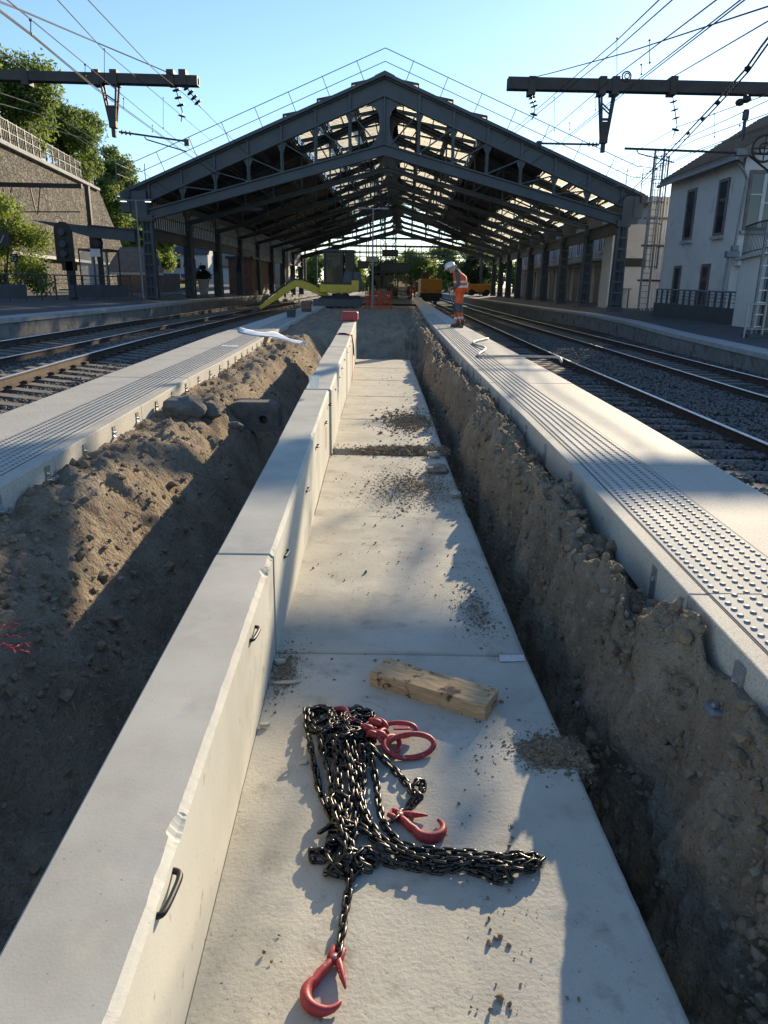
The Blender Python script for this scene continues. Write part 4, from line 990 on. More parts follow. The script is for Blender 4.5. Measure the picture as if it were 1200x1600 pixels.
bmx = bmesh.new(); bmx.from_mesh(tm); bmesh.ops.remove_doubles(bmx, verts=bmx.verts, dist=.0015); bmesh.ops.recalc_face_normals(bmx, faces=bmx.faces); bmx.to_mesh(tm); bmx.free()
ang = math.atan2(xd.y, xd.x)
o.rotation_euler = (0,0,0)
bv = o.modifiers.new('bevel','BEVEL'); bv.width = .004; bv.segments = 2; bv.limit_method = 'ANGLE'; bv.angle_limit = R(50)
mp = MT['wood'].node_tree.nodes
# grain follows the beam
rot_ = MT['wood'].node_tree.nodes.new('ShaderNodeVectorRotate'); rot_.rotation_type = 'Z_AXIS'; rot_.inputs['Angle'].default_value = -ang
for l in list(MT['wood'].node_tree.links):
    if l.from_node.type == 'TEX_COORD': to = l.to_socket; MT['wood'].node_tree.links.new(l.from_socket, rot_.inputs['Vector']); MT['wood'].node_tree.links.new(rot_.outputs[0], to)
# ------------------------------------------------------------------ broken bits of concrete by the wall, tape, small stones
for k, (u, v, sx, sy, h, lb) in enumerate([(447,1068,.06,.014,.006,'thin grey splinter of concrete lying beside the wall on the nearest slab'),(438,1037,.03,.02,.015,'grey chip of concrete at the slab joint beside the wall'),(413,1136,.02,.012,.012,'small grey crumb of concrete at the foot of the wall'),(474,1193,.02,.012,.008,'small tan chip of concrete left of the chain heap')]):
    c = at(u, v); m = MB(); n = 7; rn = random.Random(k); out = [(c.x+sx*math.cos(6.28*i/n)*rn.uniform(.7,1.1), c.y+sy*math.sin(6.28*i/n)*rn.uniform(.7,1.2)+.3*sx*math.cos(6.28*i/n)*.4, .003) for i in range(n)]
    m.prism(out, (0,0,h)); tag(m.build('concrete_chip', MT['concrete_slab'], None, base=(c.x,c.y,0), bevel=.002), lb, 'concrete chip', 'broken concrete chips beside the wall')
c = at(800,1031); m = MB(); m.prism([(c.x-.055,c.y-.025,.004),(c.x+.05,c.y-.018,.004),(c.x+.055,c.y+.03,.006),(c.x-.05,c.y+.03,.004)], (0,0,.0025))
tag(m.build('tape_scrap', M('pinkish_tape', (.62,.56,.55), 20, .5), None, base=tuple(c)), 'pale pinkish scrap of tape across the first slab joint', 'tape scrap')
for k, (u, v, r_, lb) in enumerate([(678,710,.05,'flat white stone at the soil-filled joint, right edge of the slab'),(712,771,.035,'white angular stone on the right edge of the third slab'),(683,733,.085,'grey broken concrete lump on the right edge of the third slab')]):
    c = at(u, v, .02); m = MB(); m.blob(c, r_, 2, .22, 40+k, (1.3,1,.55)); tag(m.build('stone', MT['concrete_slab'] if k < 2 else MT['pebble'], None, base=tuple(c)), lb, 'stone')
# ------------------------------------------------------------------ on the wall: plastic cup, red strap, red end cap
c = at(492,607,float(WZ(8.9))); c.y = 8.85; c = Vector((float(WLr(8.85))-.10, 8.85, float(WZ(8.85))+.002))
cpu = at(491,606,float(WZ(8.75)))
m = MB(); m.lathe((cpu.x,cpu.y,cpu.z),[(.038,0),(.040,.004),(.049,.10),(.051,.104),(.0485,.104),(.047,.10),(.037,.005)],18); tag(m.build('plastic_cup', MT['cleargl'], None, base=tuple(cpu), smooth=True), 'clear plastic cup standing on top of the concrete wall', 'cup')
st = thing('ratchet_strap', (float(WLr(12.4)), 12.5, float(WZ(12.5))), 'red webbing strap laid over the wall and hanging down its right face', 'strap')
m = MB(); ya = 12.3; zt = float(WZ(ya)); xl, xr = float(WLl(ya)), float(WLr(ya))+.016
tl = [(xl+.02,ya+.25,zt+.008),(xl+.12,ya+.12,zt+.01),(xr-.01,ya,zt+.012),(xr+.03,ya-.02,zt-.03),(xr+.035,ya-.06,zt-.25),(xr+.03,ya-.12,.35),(xr+.03,ya-.2,.012)]
for p, q in zip(tl[:-1], tl[1:]): m.bar(p, q, .05, .006, (0,0,1) if abs(p[2]-q[2]) < .05 else (1,0,0))
m.build('webbing', MT['red_strap'], st)
m = MB(); m.tube([(xl+.05,ya+.2,zt+.02),(xl+.15,ya+.1,zt+.025),(xr+.02,ya+.02,zt+.0),(xr+.05,ya-.1,zt-.2),(xr+.045,ya+.1,zt-.32)], .012, 6); m.build('tail', MT['black_rubber'], st, smooth=True)
m = MB(); m.bb((xl+.04,ya+.12,zt+.004),(xl+.14,ya+.22,zt+.03)); m.build('ratchet', MT['black_steel'], st, bevel=.004)
c = Vector((float(WLl(15.9)), 15.7, float(WZ(15.9)))); w_ = float(WLr(15.9))-c.x
m = MB(); m.bb((c.x-.04,15.62,c.z+.004),(c.x+w_+.06,16.05,c.z+.19)); tag(m.build('end_cap', MT['red_paint'], None, base=tuple(c), bevel=.03), 'red padded cap lying on the far end of the concrete wall', 'end cap')
# ------------------------------------------------------------------ left bank: boulders, old block with a hole, paper plans, red wires
for (u, v, z, r_, sq, sd, lb) in [(287,640,.40,.17,(1.15,1,.85),3,'largest dark lump of old concrete on the left soil bank'),(328,643,.36,.10,(1.1,1,.9),5,'smaller dark lump leaning against the largest lump on the left bank'),(368,664,.26,.055,(1.4,1,.6),8,'small pale broken lump below the two dark lumps')]:
    c = at(u, v, z-.05); m = MB(); m.blob(c, r_, 3, .13, sd, sq); tag(m.build('rubble_lump', MT['boulder'], None, base=tuple(c), smooth=False), lb, 'rubble', 'lumps of old concrete on the left bank')
ob = thing('old_kerb_block', tuple(at(400,672,.0)), 'old rounded concrete block with a round hole lying across the left trench', 'concrete block')
cc = at(398,650,.12); m = MB(); out = []
hw, hh = .27, .16
for i in range(24):
    a = 2*math.pi*i/24; x = max(-1,min(1,1.25*math.cos(a))); z = max(-1,min(1,1.25*math.sin(a)))
    out.append((cc.x+hw*x, cc.y-.06, cc.z+hh*z))
hc = (cc.x+.10, cc.z-.03); inner = [(hc[0]+.045*math.cos(2*math.pi*i/24), cc.y-.06, hc[1]+.045*math.sin(2*math.pi*i/24)) for i in range(24)]
V = out+inner+[(p[0],p[1]+.22,p[2]) for p in out]+[(p[0],p[1]+.14,p[2]) for p in inner]
F = []
for i in range(24):
    j = (i+1)%24; F += [(i,j,24+j,24+i),(i,48+i,48+j,j),(24+i,24+j,72+j,72+i)]
F.append(tuple(72+i for i in range(24)))
F.append(tuple(48+i for i in range(24)))
m.add(V, F); m.build('block', MT['boulder'], ob, bevel=.008)
# plans
pl = thing('site_plan', tuple(at(425,532,ZP)), 'large white paper plan spread over the left platform edge', 'paper plan')
m = MB(); A, B_, C_, D_ = at(372,520,ZP+.012), at(385,514,ZP+.03), at(478,540,.44), at(400,532,ZP+.02)
Pq = []
for i in range(13):
    for j in range(5):
        s, t = i/12, j/4
        u = 374+s*104; v = 519+s*19-t*(6 if s < .5 else 6*(1-s)*2+1.5)+.0; v += 1.2*math.sin(s*9)
        zz = ZP+.012 if s < .35 else ZP+.012-(s-.35)*.08
        p = at(u, v, zz); p.z += .03*abs(math.sin(s*7+t))*t+.004; Pq.append(tuple(p))
m.v = Pq
for i in range(12):
    for j in range(4): m.f.append((i*5+j, (i+1)*5+j, (i+1)*5+j+1, i*5+j+1))
pl_o = m.build('sheet', MT['white_plastic'], pl, smooth=True); so2 = pl_o.modifiers.new('t','SOLIDIFY'); so2.thickness = .002
m = MB(); m.add([tuple(at(345,541,ZP+.012)),tuple(at(372,542,ZP+.012)),tuple(at(372,539.5,ZP+.02)),tuple(at(347,539,ZP+.02))],[(0,1,2,3)]); o = m.build('loose_sheet', MT['white_plastic'], pl); so2 = o.modifiers.new('t','SOLIDIFY'); so2.thickness = .002
wr = thing('red_cables', tuple(at(15,1000,.1)), 'tangle of thin pink red cables sticking out of the left bank', 'cables')
rn = random.Random(2)
for k in range(7):
    m = MB(); p = []
    u, v = -6+rn.uniform(0,12), 972+rn.uniform(0,40)
    for i in range(8): p.append(at(u, v, .17+.02*math.sin(i*1.3+k)+(.02 if i % 3 else 0))); u += rn.uniform(2,9); v += rn.uniform(-5,6)
    m.tube(p, .0022, 5); m.build('cable', M('pink_cable', (.55,.06,.11), 9, .5) if k == 0 else bpy.data.materials['pink_cable'], wr, smooth=True)
# hose on the right platform
hs = [(878,560),(872,558.5),(850,557.5),(815,556.5),(775,557),(753,556.5),(748,553),(757,547),(757,543),(748,540),(741,537),(740,534.5),(748,532),(764,528.5)]
Pz = [at(u, v, ZP+.03) for u, v in hs]; Pz[0].z -= .05
m = MB(); PP = []
for i in range(len(Pz)-1):
    p0, p1, p2, p3 = Pz[max(0,i-1)], Pz[i], Pz[i+1], Pz[min(len(Pz)-1,i+2)]
    for t in np.linspace(0,1,7,endpoint=False): PP.append(.5*((2*p1)+(p2-p0)*t+(2*p0-5*p1+4*p2-p3)*t*t+(3*p1-p0-3*p2+p3)*t**3))
m.tube(PP, .021, 8); tag(m.build('air_hose', MT['hose'], None, base=tuple(Pz[4]), smooth=True), 'pale hose snaking across the right platform slabs', 'hose')
# buckets on the far left platform edge
for (u, v, r_, h, mt_, lb) in [(455,496,.17,.27,'galv_dull','grey bucket standing on the shaded left platform edge'),(479,487,.20,.42,'brick','rust-brown drum standing on the left platform edge under the boom')]:
    c = at(u, v, ZP); rt = thing('bucket' if h < .3 else 'drum', tuple(c), lb, 'bucket' if h < .3 else 'drum')
    m = MB(); m.lathe(c, [(r_*.8,0),(r_,h),(r_*1.06,h),(r_*1.06,h-.02),(r_*.95,h-.01),(r_*.76,.02)] if h < .3 else [(r_,0),(r_,h*.3),(r_*1.05,h*.33),(r_,h*.36),(r_,h*.64),(r_*1.05,h*.67),(r_,h*.7),(r_,h),(r_*.9,h-.02)], 18); m.build('body', MT[mt_], rt, smooth=True)
    if h < .3:
        m = MB(); m.tube([c+Vector((r_*math.cos(a),.02,h+r_*.5*math.sin(a)*-.8)) for a in np.linspace(0,math.pi,9)], .006, 5); m.build('handle', MT['black_steel'], rt)
    else:
        m = MB(); m.lathe(c+Vector((0,0,h-.02)), [(r_*.88,0),(r_*.88,.012)], 18); m.build('lid', MT['black_steel'], rt)
# ------------------------------------------------------------------ catenary: beams, drop frames, insulators, wires
def insul(m, a, b, n=4, r=.055):
    a = Vector(a); b = Vector(b); m.tube([a,b], .012, 6)
    for i in range(n):
        c = a.lerp(b, (i+.7)/(n+.6)); d = (b-a).normalized()*.022; m.tube([c-d,c-d*.4,c+d*.4,c+d], [.02,r,r*.85,.02], 10)
def beam_thing(label, uv0, uv1, Y, h, mast_x, mast_z0, group='catenary beams over the tracks'):
    a, b = atY(*uv0, Y), atY(*uv1, Y)
    t = thing('catenary_mast', (mast_x,Y,mast_z0), label, 'catenary mast', group)
    e = a if abs(a.x-mast_x) < abs(b.x-mast_x) else b; f = b if e is a else a
    d = (e-f); e = f+d*((mast_x-f.x)/d.x)
    m = MB()
    for dy in (-.11,.11): m.bar(e+Vector((0,dy,0)), f+Vector((0,dy,0)), .07, h)
    m.bar(e+Vector((0,0,h/2-.02)), f+Vector((0,0,h/2-.02)), .2, .02); m.bar(e-Vector((0,0,h/2-.02)), f-Vector((0,0,h/2-.02)), .2, .02)
    m.build('beam', MT['beam'], t)
    m = MB()
    for dx in (-.14,.14): m.bb((mast_x+dx-.03,Y-.11,mast_z0),(mast_x+dx+.03,Y+.11,e.z+.9))
    for z in np.arange(mast_z0+.3, e.z+.8, .5): m.bar((mast_x-.14,Y-.1,z),(mast_x+.14,Y-.1,z+.25),.02,.05); m.bar((mast_x+.14,Y-.1,z+.25),(mast_x-.14,Y-.1,z+.5),.02,.05)
    m.build('post', MT['beam'], t)
    return t, e, f
def drop_frame(t, u0, u1, vt, ub, vb, Y, arms):
    a, b, c = atY(u0,vt,Y), atY(u1,vt,Y), atY(ub,vb,Y)
    m = MB()
    for dy in (-.12,.12):
        q = Vector((0,dy,0)); cl, cr_ = c+Vector((-.07,dy*.5,.2)), c+Vector((.07,dy*.5,.2))
        m.bar(a+q, cl, .045, .045); m.bar(b+q, cr_, .045, .045)
        for f in (.25,.6): m.bar((a+q).lerp(cl,f), (b+q).lerp(cr_,f+.22 if f < .5 else f), .03, .03)
    m.build('drop_frame', MT['beam'], t)
    m = MB(); m.bb((c.x-.09,Y-.1,c.z+.05),(c.x+.09,Y+.1,c.z+.55)); m.bb((c.x-.05,Y-.06,c.z-.16),(c.x+.05,Y+.06,c.z+.05)); m.build('arm_socket', MT['beam'], t, bevel=.015)
    for (p, q, r_) in arms:
        m = MB(); A, B = atY(*p, Y), atY(*q, Y); m.tube([A,B], r_, 7); insul(m, A, A.lerp(B,.22), 3, .06); m.bb((B.x-.06,Y-.05,B.z-.1),(B.x+.06,Y+.05,B.z+.05)); m.build('steady_arm', MT['beam'], t)
BY = 21.0
tL, eL, fL = beam_thing('left catenary beam and mast with a lattice drop bracket, against the blue sky', (0,118.5), (310,127.5), BY, .22, -11.9, .6)
drop_frame(tL, 160, 184, 131, 178, 204, BY, [((186,206),(292,221),.024)])
m = MB(); m.tube([atY(226,214,BY),atY(229,218,BY),atY(292,237,BY)], .016, 6); m.build('register_arm', MT['beam'], tL)
for (p, q, n) in (((273,133),(285,175),3),((288,132),(314,167),4),((285,175),(283,190),1)):
    m = MB(); insul(m, atY(*p,BY), atY(*q,BY), n, .105); m.build('insulator', MT['insulator'], tL, smooth=True)
for u in (42,152,180,268,287):
    m = MB(); p = atY(u,121,BY); m.bb((p.x-.09,BY-.17,p.z-.20),(p.x+.09,BY+.17,p.z+.15)); m.build('clamp', MT['beam'], tL, bevel=.01)
tR, eR, fR = beam_thing('right catenary beam and mast with a lattice drop bracket and pulley, below the sun', (1200,140), (793,131), BY, .27, 12.2, .1)
drop_frame(tR, 938, 960, 144, 942, 228, BY, [((936,226),(842,224),.026)])
for (p, q, n) in (((829,142),(836,172),4),((836,172),(831,188),1),((1051,150),(1058,196),3),((1058,196),(1052,212),1)):
    m = MB(); insul(m, atY(*p,BY), atY(*q,BY), n, .105); m.build('insulator', MT['insulator'], tR, smooth=True)
for u in (830,940,960,1050):
    m = MB(); p = atY(u,135,BY); m.bb((p.x-.09,BY-.17,p.z-.22),(p.x+.09,BY+.17,p.z+.2)); m.build('clamp', MT['beam'], tR, bevel=.01)
m = MB(); c = atY(976,122,BY); m.tube([c+Vector((.11*math.cos(a),-.16,.11*math.sin(a))) for a in np.linspace(0,6.28,15)[:-1]], .018, 6, closed=True); m.tube([c+Vector((.06*math.cos(a),-.2,.06*math.sin(a))) for a in np.linspace(0,6.28,13)[:-1]], .014, 6, closed=True); m.build('pulley', MT['beam'], tR)
# second cantilever on the right, nearer the house
BY2 = 24.0
t2 = thing('catenary_cantilever', (12.8,BY2,.2), 'long thin catenary arm reaching left from its own post before the rendered house', 'catenary arm', 'catenary beams over the tracks')
A, B = atY(976,232,BY2), atY(1210,241,BY2); m = MB(); m.tube([A,B], .035, 8); m.build('arm', MT['beam'], t2)
m = MB(); m.tube([atY(995,235,BY2),atY(998,240,BY2),atY(1053,254,BY2)], .018, 6); m.build('register_arm', MT['beam'], t2)
m = MB(); p = atY(1160,238,BY2); m.bb((p.x-.2,BY2-.1,p.z-.1),(p.x+.25,BY2+.1,p.z+.1)); m.build('arm_clamp', MT['galv_dull'], t2, bevel=.02)
m = MB(); m.tube([atY(1172,244,BY2),atY(1210,275,BY2)], .035, 8); m.build('strut', MT['beam'], t2)
m = MB(); c = atY(1195,232,BY2-.2); m.tube([c+Vector((.36*math.cos(a),0,.36*math.sin(a))) for a in np.linspace(0,6.28,21)[:-1]], .035, 6, closed=True); m.tube([c+Vector((.15*math.cos(a),0,.15*math.sin(a))) for a in np.linspace(0,6.28,15)[:-1]], .03, 6, closed=True); m.tube([c-Vector((.36,0,0)),c+Vector((.36,0,0))], .02, 5); m.tube([c-Vector((0,0,.36)),c+Vector((0,0,.36))], .02, 5); m.build('tension_wheel', MT['beam'], t2)
m = MB(); m.bb((12.75,BY2-.14,.15),(12.83,BY2+.14,8.2)); m.bb((13.05,BY2-.14,.15),(13.13,BY2+.14,8.2))
for z in np.arange(.5,8,.5): m.bar((12.79,BY2-.12,z),(13.09,BY2-.12,z+.4),.02,.05)
m.build('post', MT['beam'], t2)
WORD = {}
ORDW = ['first','second','third','fourth','fifth','sixth','seventh','eighth','ninth','tenth','eleventh']
def wire(label, pts, r=.0085, mat='wire', group='overhead wires', drops=()):
    P = [atY(u, v, Y) for u, v, Y in pts]; m = MB(); m.tube(P, r, 5)
    if '%s' in label: WORD[label] = WORD.get(label,-1)+1; label = label % ORDW[WORD[label]]
    return tag(m.build('overhead_wire', MT[mat], None, base=tuple(P[0])), label, 'overhead wire', group)
LW = '%s overhead wire of the left tracks counted down from the top, running into the shed'
for p in ([(125,-14,9),(240,108,18),(316,170,24),(440,295,46)], [(72,-20,9),(160,76,16),(335,224,40)], [(-10,-18,8),(48,30,10),(133,100,16),(270,214,30),(420,325,60)],
          [(-10,8,8),(48,52,10),(150,137,17),(280,231,32),(420,330,60)], [(-10,10.5,8),(48,54.5,10),(150,139.5,17),(280,233,32),(420,331,60)], [(-10,70,17),(48,112,21)],
          [(0,145,14),(60,165,17),(160,225,27),(330,345,60)], [(0,162,14),(60,178,18),(160,240,30),(330,350,62)], [(0,194,17),(130,255,28),(300,330,60)], [(0,212,17),(130,262,28),(300,336,60)], [(40,190,20),(130,216,24),(215,280,40)]): wire(LW, p)
wire('thicker anchor cable falling from the upper left corner to the left beam', [(-10,-1,10),(28,14,12),(150,66,17),(276,119,21)], .014, group=None)
RW = '%s overhead wire of the right tracks counted down from the top, running into the shed'
for p in ([(1045,-15,9),(965,62,14),(840,170,24),(790,214,34)], [(1067,-15,9),(965,75,14),(832,184,24),(786,224,34)], [(1132,-10,8),(950,128,17),(850,214,30),(790,262,50)],
          [(1172,-12,8),(990,130,17),(865,230,31),(790,283,55)], [(1176,-10,8),(994,131,17),(868,231,31),(792,284,55)], [(1215,142,15),(1060,198,21),(900,290,42)], [(1215,150,15),(1000,250,26),(880,305,48)],
          [(1215,172,15),(1090,217,20),(950,282,34)], [(1215,190,15),(1080,238,20),(900,318,45)], [(1215,193,15),(1080,240.5,20),(900,320,45)]): wire(RW, p)
wire('anchor wire from the tip of the right beam towards the upper right corner', [(829,122,21),(862,114,19),(980,82,15),(1215,5,9)], .010, group=None)
wire('short anchor wire rising from the middle of the right beam', [(1033,130,21),(1062,114,18),(1215,24,10)], .010, group=None)
def cable2():
    t = thing('feeder_cable', tuple(atY(1100,145,16)), 'thick double feeder cable crossing in front of the right beam down to the shed eave', 'cable'); m = MB()
    pp = [(1215,40,11),(1190,72,12),(1165,108,13.5),(1118,160,17),(1050,232,24),(985,300,36),(962,318,41)]
    m.tube([atY(*p) for p in pp], .017, 6); m.tube([atY(u+(5 if Y < 30 else 0), v+3, Y) for u, v, Y in pp], .015, 6); m.build('conductor', MT['wire'], t)
    m = MB()
    for (u, v, Y) in ((1168,107,13.4),(1121,160,17),(1098,186,19.5),(1075,208,21.5)): c = atY(u, v, Y); m.blob(c, .055, 1, .1, 3)
    m.build('cable_clip', MT['wire'], t)
    for k, (u, v, Y) in enumerate(((1156,160,17),(1167,155,16.6))):
        m = MB(); c = atY(u, v, Y); m.blob(c, .075, 2, .06, k, (1.2,1,1)); m.build('end_weight', MT['wire'], t, smooth=True)
cable2()
DRL = ['dropper highest in the upper left corner','dropper just above the left beam near its first clamp','short dropper right of the left drop bracket','short dropper low between the left wires before the shed roof','long dropper crossing above the left drop bracket','long dropper hanging left of the left insulators','long dropper left of the right drop bracket','short double dropper just above the right beam','dropper hanging just left of the right bracket legs','short dropper above the right steady arm','long dropper rising from the right beam pulley','dropper highest over the right beam','long dropper over the roof of the rendered house','short dropper lowest above the tiled house roof']
for dl, (u, v1, v2, Y) in zip(DRL, ((48,31,53,10),(133,101,118,15.5),(193,154,168,21),(238,196,206,26),(163,77,128,17),(255,153,200,26),(866,152,204,25),(1002,101,116,17),(930,152,172,22),(890,192,202,27),(964,60,122,18),(1015,63,98,15),(1116,178,214,18),(1156,196,212,16.5))):
    m = MB(); a, b = atY(u, v1, Y), atY(u, v2, Y); m.tube([a,b], .006, 4); m.blob(a,.022,1,.1,1); m.blob(b,.022,1,.1,2); tag(m.build('wire_dropper', MT['wire'], None, base=tuple(a)), 'thin '+dl, 'wire dropper', 'droppers of the overhead wires')
# far gantries beyond the shed
for k, (Y, xl, xr, z) in enumerate(((108,-13,13,7.6),(124,-14,15,7.4),(142,-15,17,8.2),(165,-15,19,8))):
    t = thing('far_gantry', (xl,Y,0), ['nearest thin catenary gantry seen through the far end of the shed','second thin catenary gantry beyond the far end of the shed','third thin catenary gantry beyond the shed','farthest thin catenary gantry, seen small beyond the shed'][k], 'gantry', 'gantries beyond the shed')
    m = MB(); m.bb((xl,Y-.1,z),(xr,Y+.1,z+.28)); m.bb((xl,Y-.06,z-1.6),(xr,Y+.06,z-1.5)); m.build('beam', MT['beam'], t)
    for x in (xl, xr): m = MB(); m.bb((x-.16,Y-.16,-.4),(x+.16,Y+.16,z+.6)); m.build('post', MT['beam'], t)
    for x in (-7.4,-5.8,4.6,6.2,9.4):
        m = MB(); m.bb((x-.04,Y-.05,z-1.5),(x+.04,Y+.05,z)); m.bar((x,Y,z-1.9),(x+1.1,Y,z-1.7),.05,.05); m.build('drop_tube', MT['beam'], t)
# lower portal far left
t = thing('catenary_mast', (-20.2,50,.7), 'far left catenary beam low in front of the stone wall with dark post', 'catenary mast', 'catenary beams over the tracks')
m = MB(); a, b = atY(-60,287,50), atY(128,291,50); m.bar(a, b, .2, .26); m.build('beam', MT['beam'], t)
m = MB(); c = atY(149,430,50); m.bb((c.x-.13,49.87,.7),(c.x+.13,50.13,atY(149,291,50).z)); m.bb((c.x-.3,49.75,.7),(c.x+.3,50.25,2.6)); m.build('post', MT['beam'], t)
for (u0, u1) in ((5,15),(47,60)):
    m = MB(); m.bar(atY(u0,293,50), atY(u1-3,335,50), .07,.07); m.bar(atY(u1+3,293,50), atY(u1-1,335,50), .07,.07); m.tube([atY(u1-2,331,50),atY(u1+66,331,50)], .035, 6); m.build('drop_frame', MT['beam'], t)
# ------------------------------------------------------------------ house on the right
hs_ = thing('rendered_house', (13.7,31,.3), 'grey rendered two-storey house with a tiled gable roof right of the shed', 'house')
X0, X1, Y0, Y1, ZB, ZE = 13.65, 21.6, 31.0, 38.8, -.2, 6.6
XR, ZR = 17.6, 9.1
m = MB(); m.prism([(X0,Y0,ZB),(X1,Y0,ZB),(X1,Y0,ZE),(XR,Y0,ZR),(X0,Y0,ZE)], (0,Y1-Y0,0)); m.build('wall', MT['render'], hs_)
rf = MB(); sl_ = (ZR-ZE)/(XR-X0)
for s, xe in ((-1,X0-.45),(1,X1+.45)):
    ze = ZR-sl_*abs(xe-XR); rf.prism([(XR,Y0-.35,ZR+.06),(xe,Y0-.35,ze+.06),(xe,Y0-.35,ze+.20),(XR,Y0-.35,ZR+.22)], (0,Y1-Y0+.7,0))
roof = rf.build('roof', MT['tile'], hs_)
m = MB(); n = 26
for i in range(n):   # tile courses stand proud of the sheet
    f = (i+.5)/n; x = XR-f*(XR-X0+.45); m.bar((x,Y0-.36,ZR-sl_*(XR-x)+.225-.01*f),(x,Y1+.34,ZR-sl_*(XR-x)+.225-.01*f),.10,.035)
tc = m.build('tile_course', MT['tile'], roof); tc['kind'] = 'stuff'
m = MB(); m.bar((X0-.52,Y0-.4,ZE-.30),(X0-.52,Y1+.4,ZE-.30),.12,.12); m.build('gutter', MT['galv_dull'], hs_)
m = MB()
for i in range(11):
    f = i/10; x = X0-.3+f*(XR-X0+.3); m.bb((x-.06,Y0-.34,ZR-sl_*(XR-x)-.24),(x+.06,Y0-.002,ZR-sl_*(XR-x)+.05))
m.bar((X0-.45,Y0-.34,ZR-sl_*(XR-X0+.45)-.02),(XR,Y0-.34,ZR-.02),.05,.22); m.build('carved_bargeboard', MT['shutter'], hs_)
def house_win(fr, face, a, b, z0, z1, split=True, mat='glass_dark', par=hs_, name='window'):
    """recess shown by a frame and a sill; face 'y' looks at the camera, 'x' looks at the tracks"""
    def bx(p, q, z0_, z1_, d0, d1):
        m = MB()
        if face == 'y': m.bb((p,fr-d1,z0_),(q,fr-d0,z1_))
        else: m.bb((fr-d1,p,z0_),(fr-d0,q,z1_))
        return m
    wd = bx(a, b, z0, z1, .004, .02).build(name, MT[mat], par)
    f = MB()
    for (p, q, r_, s) in ((a-.09,a+.03,z0-.08,z1+.09),(b-.03,b+.09,z0-.08,z1+.09),(a+.03,b-.03,z1-.03,z1+.09),(a+.03,b-.03,z0-.08,z0+.03)): k = bx(p,q,r_,s,.005,.06); f.add(k.v,k.f)
    f.build('surround', MT['shutter'], wd)
    if split:
        f = MB(); c = (a+b)/2
        for (p, q, r_, s) in ((c-.07,c+.07,z0+.03,z1-.03),(a+.03,c-.07,(z0+z1)/2+.2,(z0+z1)/2+.25),(c+.07,b-.03,(z0+z1)/2-.1,(z0+z1)/2-.05)): k = bx(p,q,r_,s,.021,.045); f.add(k.v,k.f)
        f.build('frame', MT['render_pale'], wd)
    bx(a-.16, b+.16, z0-.22, z0-.09, 0.0, .14).build('sill', MT['coping'], wd)
house_win(Y0, 'y', 13.95, 15.05, 3.85, 5.85)
house_win(X0, 'x', 35.5, 36.35, 3.75, 5.75, False); house_win(X0, 'x', 32.2, 33.0, 3.75, 5.75, False)
house_win(X0, 'x', 36.2, 36.9, .9, 2.5, False); house_win(X0, 'x', 33.0, 33.7, .9, 2.5, False)
m = MB(); m.bb((14.0,Y0-.05,.2),(15.0,Y0-.004,2.2)); dr_ = m.build('door', MT['render_pale'], hs_)
for z in (.5,.9,1.3,1.7): m = MB(); m.bb((14.1,Y0-.07,z),(14.9,Y0-.052,z+.25)); m.build('panel', MT['render_pale'], dr_)
m = MB(); m.bb((13.75,Y0-.35,2.45),(15.3,Y0-.003,2.72)); m.build('lintel', MT['render'], hs_)
m = MB(); m.tube([(X0-.4,Y0-.1,ZE-.35),(X0-.05,Y0-.12,ZE-.75),(X0+.1,Y0-.1,ZE-1.0),(X0-.02,Y0-.1,3.1),(X0-.2,Y0-.1,2.9),(X0-.25,Y0-.1,.3)], .05, 8); m.build('downpipe', MT['galv_dull'], hs_)
m = MB(); m.bb((X0-.35,Y0-.3,2.75),(X0+.15,Y0-.02,3.0)); m.bb((X0-.15,Y0-.25,3.0),(X0+.1,Y0-.05,3.2)); m.build('cable_box', MT['galv_dull'], hs_, bevel=.03)
m = MB(); m.lathe((14.6,33.8,7.0),[(.07,-.6),(.07,1.2),(.13,1.22),(.13,1.5),(.10,1.6)],10); m.build('vent_pipe', MT['fence_dark'], hs_)
# curved ramp wall with its railing
rp = thing('curved_ramp', (13.4,27,.25), 'curved pale concrete ramp wall topped by a dark bar railing, before the house', 'ramp wall')
m = MB(); rail = MB(); pts = []
for i in range(15):
    a = R(180)+R(95)*i/14; pts.append((14.9+2.1*math.cos(a), 28.3+2.1*math.sin(a)*1.15))
zt = lambda i: 2.55+.50*i/14
n = len(pts)
for i, (x, y) in enumerate(pts):
    d = Vector((x-14.9, y-28.3, 0)).normalized()
    m.v += [(x,y,.0),(x,y,zt(i)),(x-d.x*.25,y-d.y*.25,zt(i)),(x-d.x*.25,y-d.y*.25,0)]
for i in range(n-1):
    for q in range(3): m.f.append((i*4+q, i*4+q+1, (i+1)*4+q+1, (i+1)*4+q)[::-1])
m.f += [(0,1,2,3), tuple((n-1)*4+q for q in range(4))[::-1]]
m.build('wall', MT['render_pale'], rp)
cp_ = MB()
for i in range(n-1): cp_.bar((*pts[i],zt(i)+.05),(*pts[i+1],zt(i+1)+.05),.36,.10)
cp_.build('coping', MT['coping'], rp)
m = MB(); hp = [(x,y,zt(i)+1.15) for i,(x,y) in enumerate(pts)]; m.tube(hp,.03,6); m.tube([(x,y,z-.92) for x,y,z in hp],.02,6); m.build('hand_rail', MT['fence_dark'], rp)
m = MB(); m.tube([(0,0,.1),(0,0,1.15)],.013,5); bme = m.mesh('bar', MT['fence_dark'])
for i in range(n-1):
    for f in (0,.25,.5,.75): inst('bar', bme, rp, Vector((pts[i][0]*(1-f)+pts[i+1][0]*f, pts[i][1]*(1-f)+pts[i+1][1]*f, zt(i+f)))-ORG[rp.name])
